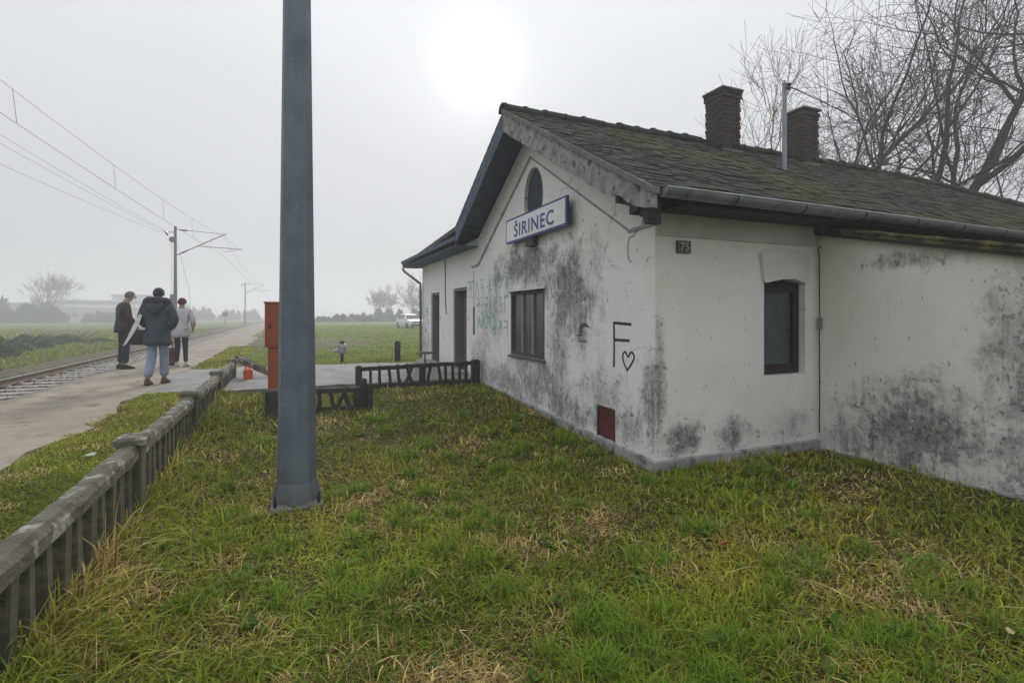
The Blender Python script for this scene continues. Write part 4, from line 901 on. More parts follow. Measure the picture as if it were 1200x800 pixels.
# ================================================================ overhead line
M_mast = mat('grey_mast_steel', (.075, .075, .09), (.11, .11, .125), 6, .6, .3)
M_ins = mat('brown_insulator', (.06, .04, .035), None, 6, .35)
M_wire = mat('dark_contact_wire', (.06, .06, .065), None, 6, .5, .5)
def mast(base, label, z1, arm_v, detail=True):
    mv, mu, mz = base; t_ = thing('catenary_mast', label, 'mast', base, group='overhead line masts')
    b = MB()
    for s_ in (-1, 1): b.loft([[(mv + x_, mu + s_*w_ + y_, z) for x_, y_ in ((-.10*k, -.03), (.10*k, -.03), (.10*k, .03), (-.10*k, .03))] for z, w_, k in ((mz - .3, .17, 1.2), (z1, .09, .8))])
    zz_ = mz + .3; side = 1
    while zz_ < z1 - .5:
        w0, w1 = .17 - .08*zz_/z1, .17 - .08*(zz_+.45)/z1
        for dv in (-.08, .08): b.tube([(mv + dv, mu - side*w0, zz_), (mv + dv, mu + side*w1, zz_ + .45)], .022, 4)
        zz_ += .45; side = -side
    b.build('column', M_mast, t_, base)
    b = MB(); b.cbox((mv - .35, mu - .4, mz - .3), (mv + .35, mu + .4, mz + .25), .04); b.build('foundation', M_kerb, t_, base)
    top = (arm_v, mu, z1 - .55); low = (mv + .1, mu, z1 - 2.35)
    b = MB(); b.tube([low, (arm_v + .25, mu, z1 - .38)], .04, 6); cl = b.build('cantilever_tube', M_mast, t_, base)
    b = MB(); b.tube([(mv + .1, mu, z1 - .25), (arm_v, mu, z1 - .42)], .022, 5); b.build('top_stay', M_mast, t_, base)
    k = .42; jv, jz = low[0] + (arm_v - low[0])*k, low[2] + (z1 - .4 - low[2])*k
    b = MB(); b.tube([(jv, mu, jz), (arm_v + 1.45, mu, jz - .12)], .028, 5); b.tube([(arm_v, mu, z1 - .45), (arm_v + 1.1, mu, jz - .06)], .012, 4); b.tube([(arm_v + 1.3, mu, jz - .15), (arm_v + .0, mu, jz - .42)], .02, 4); b.build('steady_arm', M_mast, t_, base)
    for p, q in (((mv + .35, mu, z1 - .27), (mv + .85, mu, z1 - .30)), ((low[0] + .3, mu, low[2] + .17), (low[0] + .75, mu, low[2] + .42))):
        d = Vector(q) - Vector(p); b = MB(); b.tube([Vector(p) + d*i/8 for i in range(9)], [.05 if i % 2 else .085 for i in range(9)], 8); b.build('insulator', M_ins, t_, base)
    b = MB(); b.tube([(mv - .1, mu, z1 - .5), (mv - .55, mu, z1 - .5)], .03, 5); b.tube([(mv - .55, mu, z1 - .75), (mv - .55, mu - .35, z1 - .62), (mv - .6, mu - .8, z1 - .55)], [.06, .10, .05], 8); b.build('feeder_bracket', M_ins, t_, base)
    if detail:
        b = MB(); b.lathe((mv - .2, mu - .05, z1 - 1.1), [(.05, -.05), (.24, -.04), (.24, .04), (.05, .05)], 16, axis='y'); b.build('tension_wheel', M_mast, t_, base)
        b = MB(); b.box((mv - .36, mu - .16, mz + 2.1), (mv - .12, mu + .1, mz + 3.4)); b.build('counterweight', M_mast, t_, base)
        b = MB(); b.tube([(mv - .28, mu, z1 - 1.1), (mv - .24, mu, mz + 3.4)], .012, 4); b.tube([(mv + .15, mu, z1 - 1.4), (mv + 1.05, mu - .6, z1 - 5.2), (mv + 1.3, mu - .8, mz + .4)], .012, 4); b.build('guy_wire', M_wire, t_, base)
    return t_
mast((-8.55, 50.3, -.05), 'lattice overhead line mast behind the three people', 8.95, -5.1)
mast((-8.3, 121.8, -.05), 'small distant overhead line mast near the far end of the track', 8.6, -5.1, False)
def sagline(p, q, s_, n_=14): return [Vector(p).lerp(Vector(q), i/n_) - Vector((0, 0, s_*4*(i/n_)*(1 - i/n_))) for i in range(n_ + 1)]
def wire(name, label, p, q, sag, r_):
    b = MB(); b.tube(sagline(p, q, sag), r_, 5); return tag(b.build(name, M_wire, None, p), label, 'wire')
wire('messenger_wire', 'upper messenger wire of the overhead line, topmost wire at upper left', (-6.9, -14., 7.75), (-5.1, 50.3, 8.40), 1.05, .010)
wire('contact_wire', 'contact wire of the overhead line, second wire from the top at upper left', (-6.75, -14., 6.5), (-5.1, 50.3, 6.75), .42, .010)
wire('messenger_wire', 'messenger wire continuing beyond the near mast into the fog', (-5.1, 50.3, 8.40), (-5.1, 121.8, 8.05), .9, .010)
wire('contact_wire', 'contact wire continuing beyond the near mast into the fog', (-5.1, 50.3, 6.75), (-5.1, 121.8, 6.4), .1, .010)
wire('feeder_wire', 'third wire from the top at upper left, running to the mast top', (-9.6, -14., 8.5), (-9.05, 49.5, 8.45), .55, .009)
wire('feeder_wire', 'fourth wire from the top at upper left, running to the mast top', (-10.0, -14., 8.1), (-9.15, 49.5, 8.35), .5, .009)
wire('feeder_wire', 'lowest of the five wires at upper left, running to the mast top', (-11.0, -14., 6.9), (-9.25, 49.5, 8.25), .5, .009)
mw = sagline((-6.9, -14., 7.75), (-5.1, 50.3, 8.40), 1.05, 64); cw = sagline((-6.75, -14., 6.5), (-5.1, 50.3, 6.75), .42, 64)
for i, nm in ((30, 'leftmost'), (37, 'second from left'), (44, 'third from left'), (51, 'fourth from left'), (58, 'nearest to the mast')):
    b = MB(); b.tube([mw[i], cw[i]], .007, 4); tag(b.build('dropper_wire', M_wire, None, cw[i]), 'short vertical dropper between messenger and contact wire, ' + nm, 'wire', 'droppers of the overhead line')
b = MB(); b.tube(sagline((6.98, 5.60, 5.08), (24, 9.5, 6.9), .35), .008, 5); tag(b.build('supply_wire', M_wire, None, (6.98, 5.6, 5.08)), 'supply wire running right from the roof mast in front of the bare trees', 'wire')
# distant track sign
SB_ = (-11.0, 112., .1); ts = thing('track_sign', 'small dark square sign on a post beside the track in the fog', 'sign', SB_)
b = MB(); b.tube([(-11, 112, -.2), (-11, 112, 2.3)], .07, 6); b.build('post', M_mast, ts, SB_)
b = MB(); b.cbox((-11.45, 111.9, 1.55), (-10.55, 111.98, 2.35), .02); b.build('panel', M_mast, ts, SB_)

# ================================================================ people
def skin(name, pts, edges, m, parent, sub=2):
    """pts: name -> ((x,y,z), (rx, ry)); first entry is the root"""
    keys = list(pts); ix = {k: i for i, k in enumerate(keys)}
    me = bpy.data.meshes.new(name); me.from_pydata([pts[k][0] for k in keys], [(ix[a], ix[b_]) for a, b_ in edges], [])
    o = bpy.data.objects.new(name, me); COL.objects.link(o)
    o.modifiers.new('skin', 'SKIN').use_smooth_shade = True
    if not me.skin_vertices: raise RuntimeError('no skin layer')
    for k in keys: me.skin_vertices[0].data[ix[k]].radius = pts[k][1]
    for i in range(len(keys)): me.skin_vertices[0].data[i].use_root = (i == 0)
    sm = o.modifiers.new('sub', 'SUBSURF'); sm.levels = sub; sm.render_levels = sub
    dg = bpy.context.evaluated_depsgraph_get(); dg.update()
    nm = bpy.data.meshes.new_from_object(o.evaluated_get(dg)); bpy.data.objects.remove(o)
    nm.materials.clear(); nm.materials.append(m); nm.polygons.foreach_set('use_smooth', [True]*len(nm.polygons)); nm.name = name
    o = bpy.data.objects.new(name, nm); COL.objects.link(o); o.parent = parent; return o
def hand(P_, E_, tag_, wrist, d, curl, inner):
    """palm, four fingers and a thumb; d = direction of the fingers, inner = direction of the palm"""
    w = Vector(wrist); d = Vector(d).normalized(); n_ = Vector(inner).normalized(); s_ = d.cross(n_).normalized()
    pm = w + d*.05; P_[tag_+'palm'] = (tuple(pm), (.030, .018)); E_.append((tag_+'wrist', tag_+'palm'))
    for i, (off, ln) in enumerate(((-.030, .072), (-.010, .082), (.010, .077), (.028, .060))):
        a = pm + d*.045 + s_*off; b_ = a + (d*(1-curl) + n_*curl).normalized()*ln*.5; c_ = b_ + (d*(1-1.6*curl) + n_*1.6*curl).normalized()*ln*.5
        for q, (p, r_) in enumerate(((a, .010), (b_, .009), (c_, .0075))): P_[f'{tag_}f{i}{q}'] = (tuple(p), (r_, r_))
        E_.append((tag_+'palm', f'{tag_}f{i}0')); E_.append((f'{tag_}f{i}0', f'{tag_}f{i}1')); E_.append((f'{tag_}f{i}1', f'{tag_}f{i}2'))
    a = w + d*.03 - s_*.038 + n_*.008; b_ = a + (d*.8 - s_*.45 + n_*.5).normalized()*.035
    P_[tag_+'t0'] = (tuple(a), (.011, .011)); P_[tag_+'t1'] = (tuple(b_), (.009, .009)); E_.append((tag_+'palm', tag_+'t0')); E_.append((tag_+'t0', tag_+'t1'))
def person(label, base, rz, J, mats, coat_hem, coat_r, head_dir=0., head_tilt=0., scale=1.0):
    t_ = thing('person', label, 'person', base, rz); t_.scale = (scale,)*3
    skinm, coatm, trsm, shoem = mats
    hd = Vector((math.sin(head_dir), math.cos(head_dir), 0)); nk = Vector(J['neck']); hb = nk + Vector((0, 0, .07)) + hd*(.02 + head_tilt*.03)
    hc = hb + Vector((0, 0, .085)) + hd*(.012 + head_tilt*.05); ht = hc + Vector((0, 0, .075)) + hd*(head_tilt*.03 - .008)
    P_ = {'pelvis': (J['pelvis'], (.13, .10)), 'waist': (J['waist'], (.125, .095)), 'chest': (J['chest'], (.15, .11)), 'neck': (tuple(nk), (.056, .056)),
          'jaw': (tuple(hb), (.064, .074)), 'cran': (tuple(hc), (.077, .093)), 'crown': (tuple(ht), (.052, .062))}
    E_ = [('pelvis', 'waist'), ('waist', 'chest'), ('chest', 'neck'), ('neck', 'jaw'), ('jaw', 'cran'), ('cran', 'crown')]
    for s_ in 'LR':
        P_[s_+'sh'] = (J[s_+'sh'], (.055, .055)); P_[s_+'el'] = (J[s_+'el'], (.042, .042)); P_[s_+'wrist'] = (J[s_+'wr'], (.027, .024))
        E_ += [('chest', s_+'sh'), (s_+'sh', s_+'el'), (s_+'el', s_+'wrist')]
        d = Vector(J[s_+'wr']) - Vector(J[s_+'el']); hand(P_, E_, s_, J[s_+'wr'], d + Vector((0, 0, -.05)), .35, J.get(s_+'pn', (1 if s_ == 'L' else -1, .3, 0)))
        P_[s_+'hip'] = (J[s_+'hip'], (.075, .08)); P_[s_+'kn'] = (J[s_+'kn'], (.052, .055)); P_[s_+'an'] = (J[s_+'an'], (.036, .04)); P_[s_+'toe'] = (J[s_+'toe'], (.035, .025))
        E_ += [('pelvis', s_+'hip'), (s_+'hip', s_+'kn'), (s_+'kn', s_+'an'), (s_+'an', s_+'toe')]
    body = skin('body', P_, E_, skinm, t_, 1)
    # face: nose, ears, eye sockets, mouth merged into the body mesh
    sd = Vector((hd.y, -hd.x, 0)); bm = bmesh.new(); bm.from_mesh(body.data)
    def blob(c_, sx, sy, sz):
        r_ = bmesh.ops.create_uvsphere(bm, u_segments=8, v_segments=6, radius=1.0)
        for v in r_['verts']: v.co = Vector(c_) + sd*v.co.x*sx + hd*v.co.y*sy + Vector((0, 0, v.co.z*sz))
    f_ = hc + hd*.082
    blob(f_ + Vector((0, 0, -.025)) + hd*.012, .014, .022, .026); blob(hc + sd*.078 + Vector((0, 0, -.012)), .010, .018, .032); blob(hc - sd*.078 + Vector((0, 0, -.012)), .010, .018, .032)
    for s_ in (-1, 1): blob(f_ + sd*s_*.031 + Vector((0, 0, .008)) - hd*.004, .016, .012, .008)
    blob(f_ + Vector((0, 0, -.066)) - hd*.004, .024, .012, .008); blob(hb + hd*.06 + Vector((0, 0, -.005)), .03, .03, .026)
    for f in bm.faces: f.smooth = True
    bm.to_mesh(body.data); bm.free()
    # coat
    cr = coat_r; hz = coat_hem
    pv = Vector(J['pelvis'])
    C_ = {'waist': (J['waist'], (.165*cr, .135*cr)), 'hipc': ((pv.x, pv.y, J['waist'][2] - .12), (.165*cr, .135*cr)), 'chest': (J['chest'], (.185*cr, .145*cr)), 'coll': ((nk.x, nk.y, nk.z - .03), (.085, .085)), 'coll2': ((nk.x + hd.x*.01, nk.y + hd.y*.01, nk.z + .025), (.082, .082))}
    CE = [('waist', 'hipc'), ('waist', 'chest'), ('chest', 'coll'), ('coll', 'coll2')]
    for s_ in 'LR':
        e, w_ = Vector(J[s_+'el']), Vector(J[s_+'wr'])
        C_[s_+'sh'] = (J[s_+'sh'], (.088*cr, .088*cr)); C_[s_+'el'] = (J[s_+'el'], (.068*cr, .068*cr)); C_[s_+'cf'] = (tuple(e.lerp(w_, .93)), (.055*cr, .052*cr))
        CE += [('chest', s_+'sh'), (s_+'sh', s_+'el'), (s_+'el', s_+'cf')]
    coat = skin('coat', C_, CE, coatm, t_, 2); zt = J['waist'][2] + .06; bm = bmesh.new(); bm.from_mesh(coat.data); prev = None; n_ = 28
    for i in range(7):
        t = i/6; z = zt + (hz - zt)*t; rx = (.138 + .052*math.sin(min(1, t*1.25)*math.pi/2))*cr; ry = (.112 + .045*math.sin(min(1, t*1.25)*math.pi/2))*cr
        ring = [bm.verts.new((pv.x + rx*math.cos(2*math.pi*k/n_)*(1 + .045*t*math.sin(k*1.9 + i*.4)), pv.y + ry*math.sin(2*math.pi*k/n_)*(1 + .06*t*math.sin(k*2.3 + 1)), z + .012*t*math.sin(k*.9))) for k in range(n_)]
        if prev:
            for k in range(n_): bm.faces.new((prev[k], ring[k], ring[(k+1) % n_], prev[(k+1) % n_])).smooth = True
        prev = ring
    bm.faces.new(list(reversed(prev))); bmesh.ops.recalc_face_normals(bm, faces=bm.faces); bm.to_mesh(coat.data); bm.free()
    T_ = {'pel': (J['pelvis'], (.115, .095))}; TE_ = []
    for s_ in 'LR':
        T_[s_+'h'] = (J[s_+'hip'], (.082, .085)); T_[s_+'k'] = (J[s_+'kn'], J.get('kr', (.068, .072))); T_[s_+'a'] = ((J[s_+'an'][0], J[s_+'an'][1], J[s_+'an'][2] + .03), J.get('ar', (.062, .066)))
        TE_ += [('pel', s_+'h'), (s_+'h', s_+'k'), (s_+'k', s_+'a')]
    skin('trousers', T_, TE_, trsm, t_, 2)
    for s_ in 'LR':
        a, to = Vector(J[s_+'an']), Vector(J[s_+'toe']); d = (to - a); d.z = 0; d.normalize(); sd2 = Vector((d.y, -d.x, 0)); z0 = to.z - .035
        b = MB(); rings = []
        for t, hw, hh in ((-.085, .022, .05), (-.06, .038, .11), (0., .042, .13), (.07, .046, .085), (.14, .048, .06), (.19, .03, .04)):
            c_ = Vector((a.x, a.y, 0)) + d*t; zb = z0 + (a.z - .09)*(.0) + max(0, (a.z - .09 - .0))*max(0, (.1 - t)/.18)
            rings.append([c_ - sd2*hw + Vector((0, 0, zb)), c_ - sd2*hw*.95 + Vector((0, 0, zb + hh*.6)), c_ - sd2*hw*.5 + Vector((0, 0, zb + hh)), c_ + sd2*hw*.5 + Vector((0, 0, zb + hh)), c_ + sd2*hw*.95 + Vector((0, 0, zb + hh*.6)), c_ + sd2*hw + Vector((0, 0, zb))])
        b.loft(rings); fix_normals(b.build('shoe', shoem, t_, smooth=True))
    return t_, hc, hd, sd, nk
def cap_hair(t_, name, hc, hd, sd, m, r_, low, front=.02, puff=0.):
    """shell over the skull; low = how far down it reaches at the back"""
    b = MB(); rings = []; n_ = 14
    for i in range(7):
        ph = math.pi/2*(1 - i/6*1.0) if i < 6 else 0
        ring = []
        for k in range(n_):
            a = 2*math.pi*k/n_; fwd = math.cos(a); back = .5 - .5*fwd
            el = math.pi/2 - (i/6)*(math.pi/2 + low*back - front*(1 - back)*6)
            rr = r_*(1 + puff*math.sin(5*a + i))
            ring.append(hc + hd*(fwd*math.cos(el)*rr*1.2 - .012) + sd*(math.sin(a)*math.cos(el)*rr) + Vector((0, 0, math.sin(el)*rr*1.12 + .012)))
        rings.append(ring)
    b.loft(rings, True, True); return fix_normals(b.build(name, m, t_, smooth=True))
M_skin = mat('skin', (.42, .26, .19), (.36, .21, .15), 9, .6)
M_coat1 = mat('slate_blue_parka', (.040, .058, .080), (.055, .075, .10), 7, .8, bump=.5, bscale=14, bd=.02); M_jean = mat('pale_blue_jeans', (.22, .27, .38), (.28, .33, .43), 6, .9, bump=.3, bscale=18)
M_boot = mat('brown_boot', (.11, .055, .045), None, 8, .7); M_fur = mat('dark_fur_trim', (.030, .038, .048), (.07, .08, .09), 30, 1., bump=1., bscale=60, bd=.02)
# walking woman in the parka (seen from behind)
J = dict(pelvis=(0, 0, .93), waist=(0, .01, 1.08), chest=(0, .015, 1.30), neck=(0, .02, 1.46), Lsh=(-.19, .01, 1.40), Rsh=(.19, .01, 1.40), Lel=(-.27, .02, 1.14), Rel=(.29, -.05, 1.14),
         Lwr=(-.22, .17, 1.02), Rwr=(.20, .05, .98), Lhip=(-.09, 0, .88), Rhip=(.09, 0, .88), Lkn=(-.075, -.03, .48), Rkn=(.07, .10, .49), Lan=(-.10, -.16, .10), Ran=(.07, .11, .09), Ltoe=(-.11, -.02, .04), Rtoe=(.08, .24, .035), kr=(.074, .078), ar=(.075, .08))
p1, hc, hd, sd, nk = person('person in slate blue fur-hooded parka and pale jeans walking away with a white sheet', (-2.15, 11.05, ZP), R(-8), J, (M_skin, M_coat1, M_jean, M_boot), .70, 1.12, 0, .2, 1.0)
cap_hair(p1, 'knitted_cap', hc, hd, sd, M_fur, .090, .75)
b = MB(); rings = []
for i in range(17):
    a = -2.75 + 5.5*i/16; c_ = nk + Vector((math.sin(a)*.165, -math.cos(a)*.135 - .02, .0 + .035*math.cos(a))); rr = .062 + .010*math.sin(i*2.3)
    out = Vector((math.sin(a), -math.cos(a), 0)); rings.append([c_ + (out*math.cos(t) + Vector((0, 0, 1))*math.sin(t)*1.1)*rr for t in [2*math.pi*k/8 for k in range(8)]])
b.loft(rings); fix_normals(b.build('fur_hood', M_fur, p1, smooth=True))
b = MB(); b.loft([[nk + Vector((math.sin(a)*w_, -.10 - dy - math.cos(a)*.05, z)) for a in [-1.4 + 2.8*k/6 for k in range(7)]] + [nk + Vector((math.sin(a)*w_*.8, -.07 - math.cos(a)*.02, z)) for a in [1.4 - 2.8*k/6 for k in range(7)]] for w_, dy, z in ((.15, .03, .02), (.14, .055, -.08), (.09, .045, -.17), (.03, .02, -.22))]); fix_normals(b.build('hood', M_coat1, p1, smooth=True))
pb = (-2.15, 11.05, ZP)
b = MB(); RZ = Matrix.Rotation(R(-8), 3, 'Z')
def loc1(x, y, z): return Vector(pb) + RZ @ Vector((x, y, z))
q = [loc1(x_, -.13 + .05*(z_ - .6), z_) for x_, z_ in ((-.205, 1.24), (-.25, 1.25), (-.335, 1.06), (-.43, .82), (-.49, .69), (-.435, .73), (-.325, .92), (-.245, 1.09))]; k_ = len(q)
b.add(q + [p + Vector((.0, .02, .0)) for p in q], [tuple(range(k_)), tuple(reversed(range(k_, 2*k_)))] + [(i, (i+1) % k_, k_+(i+1) % k_, k_+i) for i in range(k_)])
tag(fix_normals(b.build('white_sheet', mat('white_plastic_sheet', (.75, .76, .78), (.66, .67, .7), 9, .5), None, pb)), 'long white folded sheet under the arm of the person in the parka', 'sheet')
hbg = (pb[0] - .36, pb[1] + .1, pb[2] + .55)
bag = thing('shoulder_bag', 'black bag hanging at the left side of the person in the parka', 'bag', hbg)
b = MB(); rings = [[loc1(-.32 + dx*w_, .16 + dy*d_, z) for dx, dy in ((-1, -1), (1, -1), (1.15, 0), (1, 1), (-1, 1), (-1.15, 0))] for z, w_, d_ in ((.70, .12, .05), (.73, .17, .08), (.86, .17, .07), (.97, .13, .03))]
b.loft(rings); fix_normals(b.build('bag_body', mat('black_leatherette', (.022, .024, .028), None, 9, .5), bag, hbg, smooth=False))
b = MB(); b.tube([loc1(-.42, .16, .95), loc1(-.27, .10, 1.20), loc1(-.22, .02, 1.47), loc1(-.20, -.02, 1.44)], .012, 6); b.build('strap', mat('black_strap', (.02, .02, .022)), bag, hbg)
# man at the platform edge, looking right and down, hands together in front
M_jack = mat('dark_plum_jacket', (.030, .022, .032), (.055, .032, .045), 5, .75, bump=.4, bscale=14, bd=.02); M_tr2 = mat('dark_navy_trousers', (.020, .023, .034), (.03, .034, .046), 6, .85)
M_shoe = mat('black_shoe', (.018, .018, .02), None, 8, .5); M_grey = mat('short_grey_hair', (.13, .115, .10), (.2, .18, .16), 25, .9)
J = dict(pelvis=(0, 0, .95), waist=(0, .0, 1.10), chest=(0, .015, 1.32), neck=(0, .04, 1.49), Lsh=(-.20, .01, 1.42), Rsh=(.20, .01, 1.42), Lel=(-.27, .04, 1.15), Rel=(.27, .04, 1.15), Lwr=(-.09, .22, .98), Rwr=(.09, .22, .98),
         Lpn=(.8, -.2, 0), Rpn=(-.8, -.2, 0), Lhip=(-.09, 0, .90), Rhip=(.09, 0, .90), Lkn=(-.11, .02, .49), Rkn=(.11, .03, .49), Lan=(-.12, -.01, .09), Ran=(.12, 0, .09), Ltoe=(-.15, .13, .035), Rtoe=(.15, .14, .035), kr=(.082, .085), ar=(.078, .08))
p2, hc, hd, sd, nk = person('person in dark plum jacket and navy trousers standing at the platform edge', (-3.5, 14.55, ZP), R(-62), J, (M_skin, M_jack, M_tr2, M_shoe), .82, 1.05, 0, .9, 1.02)
cap_hair(p2, 'hair', hc, hd, sd, M_grey, .090, .55, .05)
# third person in light coat and dark red hat, walking away with a bag
M_coat3 = mat('pale_grey_coat', (.42, .41, .45), (.48, .47, .5), 5, .9, bump=.4, bscale=14, bd=.02); M_leg3 = mat('black_leggings', (.018, .02, .028), None, 6, .8); M_hat = mat('dark_red_hat', (.13, .022, .035), (.10, .018, .03), 20, .95, bump=.5, bscale=50); M_sh3 = mat('pale_trainers', (.45, .44, .40), None, 8, .6)
J = dict(pelvis=(0, 0, .92), waist=(0, .01, 1.06), chest=(0, .03, 1.27), neck=(0, .05, 1.43), Lsh=(-.18, .02, 1.37), Rsh=(.18, .02, 1.37), Lel=(-.25, .02, 1.10), Rel=(.27, .0, 1.11), Lwr=(-.24, .08, .86), Rwr=(.22, .16, .95),
         Lhip=(-.085, 0, .87), Rhip=(.085, 0, .87), Lkn=(-.09, .07, .48), Rkn=(.09, .02, .48), Lan=(-.09, .0, .09), Ran=(.12, -.05, .09), Ltoe=(-.10, .14, .035), Rtoe=(.14, .08, .035), kr=(.062, .064), ar=(.048, .05))
p3, hc, hd, sd, nk = person('person in pale grey coat and dark red hat walking away with a bag', (-2.36, 14.55, ZP), R(-6), J, (M_skin, M_coat3, M_leg3, M_sh3), .74, 1.06, 0, .3, .97)
cap_hair(p3, 'woolly_hat', hc, hd, sd, M_hat, .098, .55, .03)
bb3 = (-2.59, 14.6, ZP)
sbg = thing('carrier_bag', 'dark maroon carrier bag in the left hand of the person in the pale coat', 'bag', bb3)
M_mar = mat('maroon_bag_fabric', (.085, .028, .035), (.06, .02, .026), 7, .7)
b = MB(); b.loft([[(-2.615 + sx*w_, 14.62 + sy*d_, ZP + z) for sx, sy in ((-1, -1), (1, -1), (1, 1), (-1, 1))] for z, w_, d_ in ((.03, .12, .07), (.06, .145, .09), (.40, .135, .07), (.46, .125, .04))]); b.build('bag_body', M_mar, sbg, bb3)
for dy in (-.03, .03): 
    b = MB(); b.tube([(-2.70, 14.62 + dy, ZP + .45), (-2.67, 14.62 + dy*.6, ZP + .66), (-2.615, 14.62, ZP + .76), (-2.56, 14.62 + dy*.6, ZP + .66), (-2.53, 14.62 + dy, ZP + .45)], .009, 5); b.build('handle', M_mar, sbg, bb3)

# ================================================================ parked car
CARB = (11.72, 54.5, gz(11.72, 54.5))
car = thing('parked_car', 'white hatchback parked on the misty meadow beyond the station', 'car', CARB, R(189))
M_car = mat('white_car_paint', (.72, .74, .76), (.68, .70, .72), 2, .3, spec=.5); M_cg = mat('car_glass', (.05, .06, .07), (.07, .085, .10), 3, .12, spec=.6); M_blkp = mat('black_trim', (.02, .02, .022), None, 9, .6); M_lamp = mat('headlamp_lens', (.55, .58, .6), (.4, .42, .45), 20, .15, spec=.6); M_rim = mat('alloy_rim', (.32, .33, .34), None, 9, .4, .6)
def cring(y, w_, z0, z1, tuck=.06): return [(-w_+tuck, y, z0), (-w_, y, z0 + .18), (-w_, y, z0 + (z1-z0)*.62), (-w_+.05, y, z1 - .04), (-w_+.16, y, z1), (w_-.16, y, z1), (w_-.05, y, z1 - .04), (w_, y, z0 + (z1-z0)*.62), (w_, y, z0 + .18), (w_-tuck, y, z0)]
b = MB(); b.loft([cring(y, w_, z0, z1) for y, w_, z0, z1 in ((2.02, .62, .34, .62), (1.93, .78, .26, .74), (1.6, .85, .22, .86), (1.0, .87, .2, .96), (.5, .875, .2, .99), (-.6, .875, .2, 1.0), (-1.5, .86, .22, 1.02), (-1.85, .80, .28, 1.0), (-1.95, .70, .36, .9))])
body = fix_normals(b.build('body', M_car, car, smooth=False))
b = MB(); b.loft([[(-w_, y0, .97), (-w_*.80, y1, zt - .05), (-w_*.70, y1, zt), (w_*.70, y1, zt), (w_*.80, y1, zt - .05), (w_, y0, .97)] for y0, y1, w_, zt in ((1.0, .42, .80, 1.36), (.55, .2, .83, 1.46), (-.5, -.5, .83, 1.50), (-1.4, -1.2, .82, 1.46), (-1.82, -1.5, .78, 1.36))]); fix_normals(b.build('cabin', M_car, car))
b = MB(); b.add([(-.72, .985, 1.01), (.72, .985, 1.01), (.60, .475, 1.345), (-.60, .475, 1.345)], [(0,1,2,3)]); b.v = [(x, y + .03, z + .02) for x, y, z in b.v]; b.build('windscreen', M_cg, car)
for s_ in (-1, 1):
    for y0, y1, q0, q1 in ((.62, -.28, .33, -.28), (-.36, -1.38, -.36, -1.2)):
        b = MB(); b.add([(s_*.842, y0, 1.03), (s_*.842, y1, 1.03), (s_*.685, q1, 1.40), (s_*.685, q0, 1.38)], [(0,1,2,3)]); b.v = [(x + s_*.015, y, z) for x, y, z in b.v]; b.build('side_window', M_cg, car)
    b = MB(); b.loft([[(s_*x, y, z) for x, y, z in r_] for r_ in ([(.50, 1.97, .64), (.72, 1.88, .66), (.72, 1.87, .78), (.50, 1.94, .74)], [(.50, 2.0, .64), (.735, 1.92, .66), (.735, 1.90, .78), (.50, 1.97, .74)])]); fix_normals(b.build('headlight', M_lamp, car))
    b = MB(); b.cbox((s_*.88 - .02 + (.0 if s_ > 0 else -.13), .62, 1.0), (s_*.88 + .13 + (.0 if s_ > 0 else -.11), .74, 1.13), .02); b.build('wing_mirror', M_car, car)
    for wy in (1.28, -1.25):
        b = MB(); b.lathe((s_*.80 - .1, wy, .31), [(.20, 0), (.30, .0), (.31, .03), (.31, .17), (.30, .2), (.20, .2)], 20, axis='x'); wh = b.build('wheel', M_blkp, car)
        b = MB(); b.lathe((s_*.80 + (.085 if s_ > 0 else -.105), wy, .31), [(.02, 0), (.19, .0), (.20, .01), (.19, .02), (.02, .02)], 14, axis='x'); b.build('rim', M_rim, wh)
b = MB(); b.loft([[(-.42, y, .60), (.42, y, .60), (.46, y, .73), (-.46, y, .73)] for y in (1.96, 2.03)]); b.build('grille', M_blkp, car)
b = MB(); b.loft([[(-.6, y, .30), (.6, y, .30), (.66, y, .44), (-.66, y, .44)] for y in (1.93, 2.035)]); b.build('bumper_intake', M_blkp, car)
b = MB(); b.box((-.26, 2.03, .47), (.26, 2.06, .58)); b.build('number_plate', M_signw, car)

